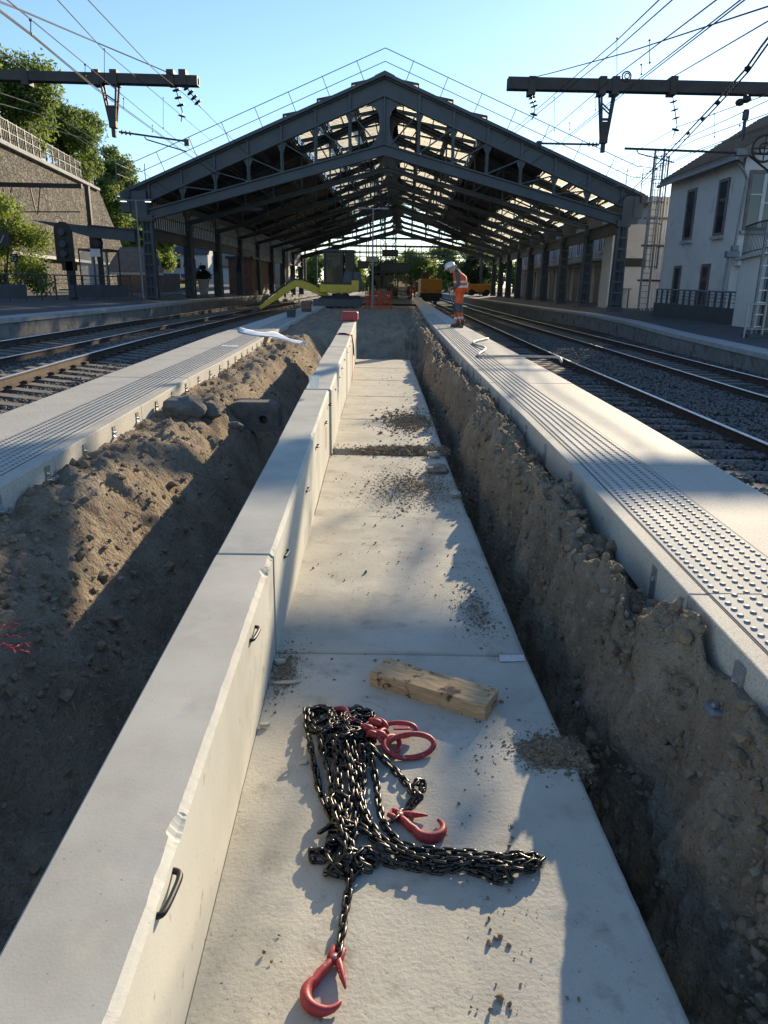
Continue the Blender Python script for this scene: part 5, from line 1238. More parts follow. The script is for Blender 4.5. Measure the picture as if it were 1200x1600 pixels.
# platform railing in front of the house
rl = thing('platform_railing', (12.6,31,.3), 'dark railing on a low dark wall along the platform before the house', 'railing')
a, b = Vector((13.0,28.6,.3)), Vector((12.45,35.6,.38)); m = MB(); m.bar(a+Vector((0,0,.25)), b+Vector((0,0,.25)), .2, .62); m.build('low_wall', MT['fence_dark'], rl)
m = MB()
for z in (1.15,): m.tube([a+Vector((0,0,z)), b+Vector((0,0,z))], .035, 6)
m.build('hand_rail', MT['galv_dull'], rl)
for z in (.75,.9,1.02): m = MB(); m.tube([a+Vector((0,0,z)), b+Vector((0,0,z))], .012, 5); m.build('cross_bar', MT['fence_dark'], rl)
for i in range(14): p = a.lerp(b, i/13); m = MB(); m.bb((p.x-.03,p.y-.05,p.z+.5),(p.x+.03,p.y+.05,p.z+1.16)); m.build('post', MT['fence_dark'], rl)
# bollard-like lamp and posts on the right platform
c = at(1044,484,.42); t = thing('white_bollard', tuple(c), 'small white bollard standing before the railing of the rendered house', 'bollard'); m = MB(); m.lathe(c,[(.13,0),(.13,.06),(.07,.09),(.065,.34),(.12,.38),(.12,.5),(.03,.56)],12); m.build('body', MT['render_pale'], t, smooth=True)
# caged ladder between shed and house
ld = thing('caged_ladder', (13.1,39.6,.4), 'tall caged steel ladder climbing the shed corner beside the rendered house', 'ladder')
m = MB()
for x in (12.95,13.4): m.bb((x-.04,39.5,.4),(x+.04,39.58,8.0))
m.build('stringer', MT['galv_dull'], ld); m = MB(); m.tube([(12.95,39.54,0),(13.4,39.54,0)],.016,5); rme = m.mesh('rung', MT['galv_dull'])
for z in np.arange(.8,7.9,.3): inst('rung', rme, ld, Vector((0,0,z))-ORG[ld.name])
for z in (2.6,3.6,4.6,5.6,6.6,7.6):
    m = MB(); m.tube([(13.17+.36*math.cos(a),39.54-.36+.36*math.sin(a)-.0,z) for a in np.linspace(R(150),R(390),11)], .018, 5); m.build('cage_hoop', MT['galv_dull'], ld)
for a in np.linspace(R(170),R(370),6): m = MB(); x, y = 13.17+.36*math.cos(a), 39.18+.36*math.sin(a); m.bb((x-.02,y-.008,2.5),(x+.02,y+.008,7.7)); m.build('cage_strip', MT['galv_dull'], ld)
sg = thing('slatted_screen', (13.7,40.2,.4), 'pale vertical slatted screen between the shed corner and the rendered house', 'screen')
m = MB(); m.bb((-.03,-.02,0),(.03,.02,5.6)); sme = m.mesh('slat', MT['render_pale'])
for i in range(9): inst('slat', sme, sg, (-.55+.16*i, 0, 0))
for z in (1.9,3.6,4.9): m = MB(); m.bb((12.95,40.10,z),(14.9,40.17,z+.10)); m.build('cross_beam', MT['fence_dark'], sg)
# post structure at the right edge of the picture
sc_ = thing('equipment_frame', (10.15,20,.1), 'galvanised ladder-like equipment frame with a yellow notice at the right platform edge', 'equipment frame')
b0 = at(1172,528,.1); bx_, by_ = b0.x, b0.y
for dx, dy in ((0,0),(.28,-.1),(.95,0),(1.2,-.1)):
    m = MB(); m.bb((bx_+dx-.035,by_+dy-.035,.1),(bx_+dx+.035,by_+dy+.035,3.5 if dx < .5 else 2.9)); m.build('upright', MT['galv_dull'], sc_)
for z in np.arange(.45,3.4,.36): m = MB(); m.bar((bx_-.02,by_-.0,z),(bx_+.3,by_-.1,z),.035,.035); m.build('rung', MT['galv'], sc_)
m = MB(); m.tube([(bx_-.3,by_-.2,1.12),(bx_+1.5,by_-.2,1.12)],.03,6); m.tube([(bx_-.3,by_-.2,.1),(bx_-.3,by_-.2,1.12)],.03,6); m.tube([(bx_+.25,by_-.2,.1),(bx_+.25,by_-.2,1.12)],.03,6); m.tube([(bx_-.3,by_-.2,.38),(bx_+1.5,by_-.2,.38)],.02,6); m.build('hand_rail', MT['galv'], sc_)
m = MB(); m.bb((bx_+.42,by_-.02,1.65),(bx_+1.3,by_+.02,2.15)); ys_ = m.build('notice', MT['sign_yellow'], sc_)
for z in (1.78,1.88,1.98): m = MB(); m.bb((bx_+.5,by_-.026,z),(bx_+1.1,by_-.021,z+.03)); m.build('lettering_line', MT['fence_dark'], ys_)
m = MB(); m.bb((bx_+.40,by_+.05,.25),(bx_+1.3,by_+.5,2.7)); m.build('cabinet', MT['shutter'], sc_, bevel=.02)
m = MB(); m.bb((bx_-.2,by_-.25,.08),(bx_+.5,by_+.2,.22)); m.build('plinth', MT['fence_dark'], sc_)
m = MB(); m.tube([(bx_+.32,by_+.3,.1),(bx_+.42,by_+.3,4.9)],.05,8); m.build('pole', MT['galv_dull'], sc_)
# ------------------------------------------------------------------ left: hill, stone wall, fence, trees
V = []; nx_, ny_ = 20, 40
for y in np.linspace(20,200,ny_):
    for f in np.linspace(0,1,nx_): x0 = -25.6-.12*(y-48); V.append((x0-f*120, y, (9.7 if y < 79 else 9.7-min(1,(y-79)/14)*8.2*(1-min(1,f*1.2)))+f*14+.5*float(fbm(np.array(y*.1),np.array(f*6.),3))))
tag(npmesh('hill', np.array(V), grid_faces(ny_, nx_)[:, ::-1], MT['grass']), kind='structure')
sw = thing('stone_wall', (-25,48,.7), 'tall rubble stone retaining wall on the left below the trees', 'retaining wall')
wx = lambda y: -25-.12*(y-48)
m = MB(); rows = []
ysw = list(np.linspace(18,78,31))
for y in ysw: m.v += [(wx(y)+1.0,y,.2),(wx(y),y,10.1),(wx(y)-1.2,y,10.1),(wx(y)-1.2,y,.2)]
y = 88; m.v += [(wx(78)+.6,y,.2),(wx(78),79,10.1),(wx(78)-1.2,79,10.1),(wx(78)-1.2,y,.2)]
n = len(ysw)+1
for i in range(n-1):
    for q in range(3): m.f.append((i*4+q, (i+1)*4+q, (i+1)*4+q+1, i*4+q+1))
m.f.append(tuple((n-1)*4+q for q in range(4)))
m.build('masonry', MT['stone_wall'], sw)
m = MB(); m.bar((wx(18)-.2,18,10.18),(wx(78.5)-.2,78.5,10.18),1.1,.22); m.build('coping', MT['coping'], sw)
m = MB(); m.bar((wx(30)+1.2,30,3.2),(wx(78)+.9,78,3.2),.3,.22); m.build('ledge', MT['render_pale'], sw)
wf_ = thing('wall_fence', (-25,48,10.3), 'dark mesh fence standing on top of the stone retaining wall', 'fence')
m = MB(); m.bb((-.05,-.05,0),(.05,.05,1.7)); pme = m.mesh('post', MT['fence_dark'])
for y in np.arange(19,78,1.6): inst('post', pme, wf_, Vector((wx(y)-.1,y,10.28))-ORG[wf_.name])
for z in (10.5,11.2,11.9): m = MB(); m.bar((wx(19)-.1,19,z),(wx(78)-.1,78,z),.05,.05); m.build('rail', MT['fence_dark'], wf_)
m = MB()
for y in np.arange(19,78,.32): m.bb((wx(y)-.115,y-.02,10.4),(wx(y)-.095,y+.02,11.95))
mm = m.build('mesh_infill', MT['fence_dark'], wf_); mm['kind'] = 'stuff'
def leaves(n, blobs, size, seed, jit=.35):
    """leaf-sized faces spread through lobes, denser towards each lobe's skin"""
    rs = np.random.RandomState(seed); B = np.array(blobs, float); wgt = B[:,3]**2; idx = rs.choice(len(B), n, p=wgt/wgt.sum())
    d = rs.normal(size=(n,3)); d /= np.linalg.norm(d,axis=1)[:,None]; rad = B[idx,3]*(1-.7*rs.rand(n)**2)*(1+rs.normal(0,.16,n)); c = B[idx,:3]+d*rad[:,None]*np.array([1,1,.85])
    a = rs.normal(size=(n,3)); a /= np.linalg.norm(a,axis=1)[:,None]; b = np.cross(a, d+rs.normal(0,jit,(n,3))); b /= (np.linalg.norm(b,axis=1)[:,None]+1e-6)
    s = size*rs.uniform(.6,1.4,n)[:,None]; e = np.cross(a,b)*s*.12
    V = np.stack([c-a*s, c+b*s*.5+e, c+a*s, c-b*s*.5+e], 1).reshape(-1,3); F = (np.arange(n)*4)[:,None]+np.arange(4)[None]
    return V, F
def tree(label, x, y, z0, zc0, zc1, rad, n, size, mat, seed, nl=20, group='trees on the hill', cat='tree', name='tree', trunk=True):
    t = thing(name, (x,y,z0), label, cat, group); rn = random.Random(seed); blobs = []
    zm = (zc0+zc1)/2; hz = (zc1-zc0)/2
    for i in range(nl):
        a = rn.uniform(0,6.28); q = rn.random()**.6; zz = rn.uniform(-.78,.78); k = math.sqrt(max(.1,1-zz*zz))
        blobs.append((x+rad*.78*q*k*math.cos(a), y+rad*.78*q*k*math.sin(a), zm+hz*zz*.95, rad*rn.uniform(.16,.42)))
    V, F = leaves(n, blobs, size, seed); o = npmesh('crown', V-np.array([x,y,z0]), F, MT[mat], t, False)
    if trunk:
        m = MB(); h = zc0-z0+hz*.9; m.tube([(x,y,z0-.3),(x+.05,y,z0+h*.4),(x-.06*rad,y+.05,z0+h)], [.07*rad+.06,.05*rad+.05,.02*rad+.02], 9)
        for b in blobs[:7]: m.tube([(x,y,z0+h*.45),((x+b[0])/2,(y+b[1])/2,(z0+h*.6+b[2])/2),(b[0],b[1],b[2])], [.028*rad+.02,.02*rad+.015,.012], 6)
        m.build('trunk', MT['bark'], t, smooth=True)
    return t
hy = lambda y: 9.8
for k, a in enumerate([
 ('sunlit tree at the left picture edge above the stone wall', -28.6,52,9.8,10.4,17.0,4.4,24000,.17,'leaf_light'),
 ('biggest dark tree standing above the middle of the stone wall', -30.2,63,9.8,10.3,18.0,5.0,34000,.17,'leaf'),
 ('dark tree leaning over the far end of the stone wall', -30.6,76,9.8,9.4,17.6,4.4,28000,.17,'leaf'),
 ('tall tree behind the wall end with a yellowing branch', -31.2,89,6,6,17.0,4.4,20000,.19,'leaf'),
 ('dark tree set back on the hill between the bigger crowns', -36,66,11,11,20,5.5,16000,.2,'leaf_dark'),
 ('tree low on the slope just past the end of the stone wall', -29.2,95,2.5,2,10.0,3.4,12000,.19,'leaf_light'),
 ('broad tree down the slope behind the small tiled shelter', -29.5,97,2,2,11,4.4,11000,.2,'leaf'),
 ('far hillside tree filling the gap behind the left shed columns', -38,118,2,2,10.5,5.5,11000,.23,'leaf'),
 ('light green far tree behind the houses on the left', -46,150,1,3,12,7,11000,.28,'leaf_light')]):
    tree(*a, seed=50+k)
iv = thing('ivy_bush', (-20.6,42,.7), 'big sunlit bush at the left picture edge in front of the stone wall', 'bush')
bl = [(-21.2+random.uniform(-2.4,2.0), 42+random.uniform(-2.5,2.5), random.uniform(1.2,5.6), random.uniform(.6,1.15)) for _ in range(26)]
bl = [b for b in bl if b[2] < 6.2-.9*max(0,b[0]+20.9)*1.5]
V, F = leaves(20000, bl, .10, 77); npmesh('foliage', V-np.array([-20.6,42,.7]), F, MT['leaf_light'], iv, False)
m = MB()
for b in bl[:9]: m.tube([(-21,42.2,.6),((b[0]-21)/2,(b[1]+42.2)/2,b[2]*.6),b[:3]], [.08,.05,.02], 6)
m.build('stems', MT['bark'], iv)
# trees beyond the shed
FT = [(-26,172,9,5),(-17,180,8.5,5),(-9,190,9,5),(-1,186,8,4.6),(6,178,9,4.8),(13,170,10,5),(20,176,11,5.5),(27,165,12,6),(34,158,13,6.5),(42,150,13,6.5),(9,215,11,7),(24,210,14,8),(14.8,128,7,3.2),(16.8,138,9,3.8),(-6,225,10,7)]
FL = ['leftmost dark tree of the row far beyond the shed','second tree from the left in the row beyond the shed','mid green tree left of the central posts far beyond the shed','low tree behind the central posts far beyond the shed','low dark tree behind the orange wagon','green tree just right of the orange wagon','tree behind the stooping worker far beyond the shed','tall tree right of the stooping worker far away','tall tree near the right columns at the far shed end','rightmost tall tree, mostly behind the shed columns','taller tree of the back row above the wagon','tallest tree of the back row right of the wagon','small dark tree just past the right end of the shed','bushy tree just past the right end of the shed','back row tree behind the central posts']
for k, (x, y, h, r_) in enumerate(FT): tree(FL[k], x, y, -.6, -.2, h, r_, 6500, .30, ['leaf_dark','leaf','leaf'][k%3], 200+k, 20, 'trees beyond the shed')
# street behind the left side of the shed
V = []
for y in np.linspace(45.5,175,30):
    for f in np.linspace(0,1,12): V.append((-14.6-f*60, y, .66+.75*min(1,(y-45)/60)))
tag(npmesh('street', np.array(V), grid_faces(30,12)[:, ::-1], MT['asphalt']), kind='structure')
m = MB(); m.add([(-26,60,.93),(-17,60,.93),(-21,93,1.42),(-33,93,1.42)], [(0,1,2,3)]); tag(m.build('lawn', MT['grass']), kind='structure')
def house(label, x0, x1, y0, y1, z0, ze, zr_, wcol, rcol, wins):
    t = thing('house', ((x0+x1)/2,y0,z0), label, 'house', 'houses across the street'); ym = (y0+y1)/2
    m = MB(); m.prism([(x0,y0,z0-.3),(x0,y1,z0-.3),(x0,y1,ze),(x0,ym,zr_),(x0,y0,ze)][::-1], (x1-x0,0,0)); m.build('wall', MT[wcol], t)
    m = MB(); s = (zr_-ze)/(ym-y0)
    for sg_, ye in ((-1,y0-.4),(1,y1+.4)): zz = zr_-s*abs(ye-ym); m.prism([(x0-.3,ym,zr_+.05),(x0-.3,ye,zz+.05),(x0-.3,ye,zz+.22),(x0-.3,ym,zr_+.24)], (x1-x0+.6,0,0))
    r = m.build('roof', MT[rcol], t); m = MB(); m.bb((x0+1,ym-.3,zr_-.2),(x0+1.6,ym+.3,zr_+1.0)); m.build('chimney', MT['brick'], r)
    for (fx, zz, w_, h) in wins:
        xc = x0+(x1-x0)*fx; m = MB(); m.bb((xc-w_/2,y0-.05,zz),(xc+w_/2,y0-.004,zz+h)); wd = m.build('window', MT['glass_dark'], t)
        m = MB(); m.bb((xc-w_/2-.1,y0-.09,zz-.14),(xc+w_/2+.1,y0-.003,zz-.02)); m.bb((xc-w_/2-.5,y0-.08,zz),(xc-w_/2-.03,y0-.006,zz+h)); m.build('shutter', MT['shutter'], wd)
W2 = [(.12,4.0,.8,1.3),(.33,4.0,.8,1.3),(.55,4.0,.8,1.3),(.78,4.0,.8,1.3)]
house('white two-storey house with a dark slate roof behind the left shed columns', -40.5,-29.5,128,136,1.2,6.2,8.8,'render_pale','slate', W2)
house('lower white house with a grey roof right of the slate-roofed house', -28.8,-23,132,140,1.2,4.2,6.4,'render_pale','slate', [(.3,2.4,.8,1.1),(.7,2.4,.8,1.1)])
house('pale house with a brown roof seen beside the brown platform building', -24,-18.5,112,119,1.2,4.0,6.0,'render_pale','tile', [(.5,2.2,.9,1.1)])
hb = thing('blue_hoarding', (-32,112,1.3), 'blue sheet hoarding in front of the white houses', 'hoarding')
m = MB(); m.bb((0,-.04,0),(1.6,.04,1.5)); hme = m.mesh('panel', MT['sign_blue'])
for i in range(6): inst('panel', hme, hb, (-4.5+i*1.66, .15*(i%2), 0))
m = MB(); m.bb((-28.4,111.5,1.3),(-26.9,112.6,3.6)); tag(m.build('blue_cabin', MT['sign_blue'], None, base=(-27.6,112,1.3), bevel=.05), 'blue portable cabin standing right of the blue hoarding', 'cabin')
rs_ = np.random.RandomState(8); P_ = np.stack([rs_.uniform(-33,-24.5,900), rs_.uniform(96,101,900), rs_.uniform(1.4,2.1,900)], -1)
scatter('flower_bed', P_, rs_.uniform(.06,.16,900), MT['flower'], 60)
P_ = np.stack([rs_.uniform(-33,-24.5,900), rs_.uniform(95.5,101,900), rs_.uniform(1.35,1.8,900)], -1); scatter('flower_bed_foliage', P_, rs_.uniform(.08,.18,900), MT['leaf'], 61)
pt = thing('planter', (-13.3,56,.72), 'tall stone planter with a leafy plant on the left platform', 'planter'); m = MB(); m.lathe((-13.3,56,.72),[(.28,0),(.30,.1),(.40,.9),(.46,1.0),(.46,1.08),(.36,1.06)],14); m.build('pot', MT['coping'], pt, smooth=True)
V, F = leaves(900, [(-13.3,56,2.1,.45),(-13.6,56,2.0,.3),(-13.0,56.1,2.0,.3),(-13.3,56,2.6,.25)], .10, 9); npmesh('plant', V-np.array([-13.3,56,.72]), F, MT['leaf_dark'], pt, False)
# ------------------------------------------------------------------ left platform furniture
def rail_run(label, a, b, panels):
    t = thing('platform_railing', tuple((a+b)/2), label, 'railing', 'railings on the left platform'); d = b-a
    m = MB(); m.tube([a+Vector((0,0,1.08)), b+Vector((0,0,1.08))], .028, 6); m.build('hand_rail', MT['fence_dark'], t)
    n = 13
    for i in range(n): p = a+d*i/(n-1); m = MB(); m.bb((p.x-.025,p.y-.04,p.z),(p.x+.025,p.y+.04,p.z+1.08)); m.build('post', MT['fence_dark'], t)
    for z in (.72,.9): m = MB(); m.tube([a+Vector((0,0,z)), b+Vector((0,0,z))], .010, 5); m.build('cross_bar', MT['fence_dark'], t)
    for f0, f1 in panels: m = MB(); p, q = a+d*f0, a+d*f1; m.bar(p+Vector((0,-.05,.38)), q+Vector((0,-.05,.38)), .03, .58); m.build('solid_panel', MT['steel'], t)
rail_run('dark railing with solid lower panels along the left platform', Vector((-16.6,29.5,.69)), Vector((-13.35,40.2,.70)), [(.06,.34),(.58,.98)])
sg_ = thing('rail_signal', (-15.3,36,.7), 'tall round-topped black signal board on a post seen against the stone wall', 'signal')
c = atY(101,378,36); m = MB(); pts = [(c.x-.42,35.9,c.z-.85),(c.x+.42,35.9,c.z-.85),(c.x+.42,35.9,c.z+.45)]+[(c.x+.42*math.cos(a),35.9,c.z+.45+.42*math.sin(a)) for a in np.linspace(.2,math.pi-.2,9)]+[(c.x-.42,35.9,c.z+.45)]
m.prism(pts, (0,.06,0)); bd = m.build('board', MT['sign_black'], sg_)
for z in (.42,-.1,-.52):
    m = MB(); q = [(c.x+.02+.13*math.cos(a),35.88,c.z+z+.13*math.sin(a)) for a in np.linspace(0,6.28,15)[:-1]]; m.prism(q, (0,-.22,0)) if False else m.tube([(c.x,35.9,c.z+z),(c.x,35.68,c.z+z)],[.14,.15],14); m.build('lamp_hood', MT['fence_dark'], bd)
m = MB(); m.bb((c.x-.06,36,.7),(c.x+.26,36.25,c.z-.5)); m.bb((c.x-.25,36.0,c.z-1.25),(c.x+.35,36.3,c.z-.85)); m.build('post', MT['sign_black'], sg_)
gs = thing('letter_sign', (-17.2,34,.7), 'small black square sign with a white letter G on a thin post', 'sign')
c = atY(22.5,403,34); m = MB(); m.bb((c.x-.16,33.97,c.z-.18),(c.x+.16,34.0,c.z+.18)); bd = m.build('board', MT['sign_black'], gs)
m = MB(); q = [(c.x+.085*math.cos(a),33.955,c.z+.115*math.sin(a)) for a in np.linspace(R(45),R(330),12)]; q += [(c.x+.085,33.955,c.z-.005),(c.x+.02,33.955,c.z-.005)]
for p, r_ in zip(q[:-1], q[1:]): m.bar(p, r_, .012, .03, (0,1,0))
m.build('letter', MT['sign_white'], bd)
m = MB(); m.tube([(c.x,34.02,.7),(c.x,34.02,c.z+.1)],.03,6); m.build('post', MT['fence_dark'], gs)
hd = thing('platform_sign', (-17.5,30,.7), 'dark hanging platform sign cut off by the left picture edge', 'sign'); c = atY(2,373,30)
m = MB(); m.bb((c.x-.6,29.96,c.z-.28),(c.x+.30,30.04,c.z+.28)); bd = m.build('board', MT['sign_black'], hd); m = MB(); m.bar((c.x-.02,29.945,c.z-.15),(c.x+.14,29.945,c.z+.12),.012,.05,(0,1,0)); m.build('arrow', MT['sign_white'], bd); m = MB(); m.tube([(c.x-.5,30.06,.7),(c.x-.5,30.06,c.z+.3)],.05,8); m.build('post', MT['fence_dark'], hd)
ws = thing('notice_post', (-16,42,.7), 'white notice plate on a dark equipment post left of the shed', 'sign'); c = atY(150,395,42)
m = MB(); m.bb((c.x-.26,41.9,c.z-.2),(c.x+.26,41.93,c.z+.2)); m.build('plate', MT['sign_white'], ws); m = MB(); m.bb((c.x+.05,41.95,.7),(c.x+.28,42.2,c.z+1.0)); m.build('post', MT['sign_black'], ws)
m = MB(); m.lathe((c.x+.05,42.1,c.z+.2),[(.05,0),(.3,.05),(.33,.35),(.28,.55),(.22,.95),(.05,1.0)],12); m.build('siren_head', MT['fence_dark'], ws, smooth=True)
kb = thing('glass_shelter', (-18,44,.7), 'small glazed waiting shelter behind the left railing', 'shelter'); a = atY(127,392,45); b = atY(172,392,45)
m = MB(); m.bb((a.x,44.5,a.z),(b.x,46.5,a.z+.12)); m.build('roof', MT['shutter'], kb)
for x in (a.x, (a.x+b.x)/2, b.x-.06):
    for y in (44.5,46.4): m = MB(); m.bb((x,y,.7),(x+.06,y+.06,a.z)); m.build('post', MT['fence_dark'], kb)
for x0, x1 in ((a.x+.06,(a.x+b.x)/2),((a.x+b.x)/2+.06,b.x-.06)): m = MB(); m.bb((x0,44.52,.85),(x1,44.54,a.z-.05)); m.build('pane', MT['cleargl'], kb)
sh = thing('tiled_shelter', (-20.5,60,.9), 'low building with a sunlit brown tiled roof beside the stone wall', 'shelter'); a = atY(172,432,58); b = atY(222,432,58)
m = MB(); m.bb((a.x+.3,58.6,.6),(b.x+1.2,64,2.2)); m.build('wall', MT['shutter'], sh)
m = MB(); m.prism([(a.x-.4,58,2.15),(b.x+1.6,58,2.15),(b.x+.2,61.2,4.0),(a.x-.2,61.2,4.0)], (0,.12,.14)); m.build('roof', MT['tile'], sh)
m = MB(); m.bb((a.x-.4,57.9,2.05),(b.x+1.6,58.0,2.22)); m.build('fascia', MT['render_pale'], sh)
lp = thing('platform_lamp', (-13.55,40.4,.7), 'tall thin double-armed platform lamp with both lamps lit by the first left column', 'lamp post')
c = atY(212,313,40.4); m = MB(); m.tube([(c.x,40.4,.7),(c.x,40.4,c.z)],[.07,.045],8); m.build('pole', MT['galv_dull'], lp); m = MB(); m.tube([(c.x-.62,40.4,c.z),(c.x+.62,40.4,c.z)],.03,6); m.build('arm', MT['galv_dull'], lp)
LM = bpy.data.materials.new('lit_lamp'); LM.use_nodes = True; LM.node_tree.nodes['Principled BSDF'].inputs['Emission Color'].default_value = (1,.97,.9,1); LM.node_tree.nodes['Principled BSDF'].inputs['Emission Strength'].default_value = 2.5
for s in (-1,1): m = MB(); m.bb((c.x+s*.62-.17,40.3,c.z-.05),(c.x+s*.62+.17,40.5,c.z+.05)); h_ = m.build('lamp_head', MT['galv_dull'], lp, bevel=.02); m = MB(); m.bb((c.x+s*.62-.13,40.32,c.z-.065),(c.x+s*.62+.13,40.48,c.z-.052)); m.build('lens', LM, h_)
# ------------------------------------------------------------------ people
def skin_mesh(name, nodes, edges, sub=2, root=0):
    """nodes: (x,y,z,rx,ry); grown as one continuous skin"""
    me = bpy.data.meshes.new(name+'_tmp'); me.from_pydata([n[:3] for n in nodes], edges, [])
    o = bpy.data.objects.new(name+'_tmp', me); COL.objects.link(o)
    sk = o.modifiers.new('s','SKIN'); sk.use_smooth_shade = True
    for i, n in enumerate(nodes):
        v = me.skin_vertices[0].data[i]; v.radius = (n[3], n[4] if len(n) > 4 else n[3]); v.use_root = (i == root)
    ss = o.modifiers.new('u','SUBSURF'); ss.levels = sub; ss.render_levels = sub
    dg = bpy.context.evaluated_depsgraph_get(); dg.update()
    r = bpy.data.meshes.new_from_object(o.evaluated_get(dg)); bpy.data.objects.remove(o); r.name = name
    return r
def worker(label, loc, rz, pose, scale=1.0, detail=True):
    """pose: dict of joint positions in the figure's own axes (it faces -x), metres"""
    t = thing('person', tuple(loc), label, 'person', rz=rz); p = pose
    nd, ed = [], []
    def add(q, r, par=None, ry=None):
        nd.append((q[0], q[1], q[2], r, ry or r)); i = len(nd)-1
        if par is not None: ed.append((par, i))
        return i
    pel = add(p['pelvis'], .145, None, .13); bel = add(p['belly'], .145, pel, .13); che = add(p['chest'], .165, bel, .14); nk0 = add(p['neck'], .07, che); 
    hd0 = add(p['head'], .085, nk0, .095); hd1 = add(p['crown'], .075, hd0, .085)
    for s in (-1, 1):
        k = 'L' if s < 0 else 'R'
        sh = add(p['sh'+k], .075, che); el = add(p['el'+k], .052, sh); wr_ = add(p['wr'+k], .034, el); ha = add(p['ha'+k], .035, wr_, .022)
        hp = add(p['hip'+k], .105, pel); kn = add(p['kn'+k], .075, hp); an = add(p['an'+k], .055, kn)
    me = skin_mesh('body', nd, ed, 2, pel)
    for mm in ('orange','grey_cloth','skin'): me.materials.append(MT[mm])
    V = np.array([v.co[:] for v in me.vertices]); zb = p['belly'][2]; neckz = p['neck'][2]
    segs = []
    for a, b, ma in (('pelvis','belly',0),('belly','chest',1),('chest','neck',1),('neck','head',2),('head','crown',2)): segs.append((p[a],p[b],ma))
    for k in 'LR': segs += [(p['sh'+k],p['el'+k],1),(p['el'+k],p['wr'+k],1),(p['wr'+k],p['ha'+k],2),(p['pelvis'],p['hip'+k],0),(p['hip'+k],p['kn'+k],0),(p['kn'+k],p['an'+k],0)]
    A = np.array([s[0] for s in segs]); B = np.array([s[1] for s in segs]); mt_ = [s[2] for s in segs]
    mi = []
    for f in me.polygons:
        c = np.array(f.center); d = B-A; tt = np.clip(((c-A)*d).sum(1)/(d*d).sum(1),0,1); dist = np.linalg.norm(A+d*tt[:,None]-c,axis=1); mi.append(mt_[int(dist.argmin())])
    me.polygons.foreach_set('material_index', mi); me.update()
    body = bpy.data.objects.new('body', me); COL.objects.link(body); body.parent = t; ORG[body.name] = Vector((0,0,0)); ORG[t.name] = Vector((0,0,0))
    # vest: shell round the torso
    def ringpts(c, rx, ry, tilt, n=14): return [Vector((c[0]+rx*math.cos(a)*math.cos(tilt), c[1]+ry*math.sin(a), c[2]+rx*math.cos(a)*math.sin(tilt))) for a in [2*math.pi*k/n for k in range(n)]]
    pv, bl, ch, nk = [Vector(p[q]) for q in ('pelvis','belly','chest','neck')]
    lo = pv.lerp(bl,.05); prof = [(lo,.185,.205),(bl,.178,.20),(bl.lerp(ch,.5),.178,.205),(ch,.175,.215),(ch.lerp(nk,.42),.135,.185),(ch.lerp(nk,.68),.085,.125)]
    m = MB(); n = 14
    for i, (c, rx, ry) in enumerate(prof):
        ax = (ch-pv).normalized(); tl = math.atan2(-ax.x, ax.z)*-1
        tl = -math.atan2(ax.x, ax.z); m.v += [tuple(q) for q in ringpts(c, rx, ry, tl*.8, n)]
    for i in range(len(prof)-1):
        for k in range(n): m.f.append((i*n+k, i*n+(k+1)%n, (i+1)*n+(k+1)%n, (i+1)*n+k))
    v = m.build('vest', MT['orange'], body, smooth=True); so_ = v.modifiers.new('t','SOLIDIFY'); so_.thickness = .008; so_.offset = 1
    for (f, rx, ry, w_) in ((.02,.183,.206,.05),(.5,.181,.207,.05)):
        c = bl.lerp(ch, f); q = MB(); ax = (ch-pv).normalized(); tl = -math.atan2(ax.x, ax.z)*.8
        a_ = ringpts(c-ax*w_/2, rx+.012, ry+.012, tl, 14); b_ = ringpts(c+ax*w_/2, rx+.012, ry+.012, tl, 14)
        q.v = [tuple(x) for x in a_+b_]; q.f = [(k,(k+1)%14,14+(k+1)%14,14+k) for k in range(14)]; q.build('reflective_band', MT['reflect'], v)
    for k in 'LR':
        h, kn, an = Vector(p['hip'+k]), Vector(p['kn'+k]), Vector(p['an'+k])
        q = MB(); q.tube([kn.lerp(h,.42), kn.lerp(h,.1), kn.lerp(an,.25)], [.098,.090,.082], 12, False); q.build('knee_patch', MT['grey_cloth'], body, smooth=True)
        q = MB(); q.tube([kn.lerp(an,.55), kn.lerp(an,.68)], [.084,.080], 12, False); q.build('reflective_band', MT['reflect'], body)
        b = MB(); b.tube([an+Vector((.02,0,.10)), an+Vector((.015,0,.0)), an+Vector((.01,0,-.035))], [.062,.062,.058], 10); b.tube([an+Vector((.06,0,-.035)), an+Vector((-.02,0,-.03)), an+Vector((-.12,0,-.045)), an+Vector((-.19,0,-.055))], [.045,.052,.047,.028], 10, sx=.85); b.build('boot', MT['boot'], body, smooth=True)
        # hand: palm already on the skin; five fingers and a thumb of unequal length, curled
        ha, wr_ = Vector(p['ha'+k]), Vector(p['wr'+k]); d = (ha-wr_).normalized(); sdv = Vector((0,1 if k == 'R' else -1,0)); up_ = d.cross(sdv).normalized(); q = MB()
        if detail:
            for j, (off, L) in enumerate(((-.03,.055),(-.010,.066),(.010,.062),(.028,.05))):
                b0 = ha+up_*off*.9+d*.012; q.tube([b0, b0+d*L*.45, b0+d*L*.75-sdv*L*.32, b0+d*L*.7-sdv*L*.62], [.0095,.009,.0085,.007], 6)
            b0 = wr_.lerp(ha,.5)+up_*-.03; q.tube([b0, b0+d*.03-up_*.022, b0+d*.055-up_*.018-sdv*.015], [.012,.0105,.008], 6)
            q.build('fingers', MT['grey_cloth'], body, smooth=True)
    # helmet
    h0, h1 = Vector(p['head']), Vector(p['crown']); ax = (h1-h0).normalized(); zx = Vector((1,0,0))-ax*ax.x; zx.normalize(); zy = ax.cross(zx)
    hm = MB(); n = 16; rings = [(.128,.0),(.126,.05),(.112,.095),(.075,.13),(.02,.145)]; c0 = h0+ax*.035
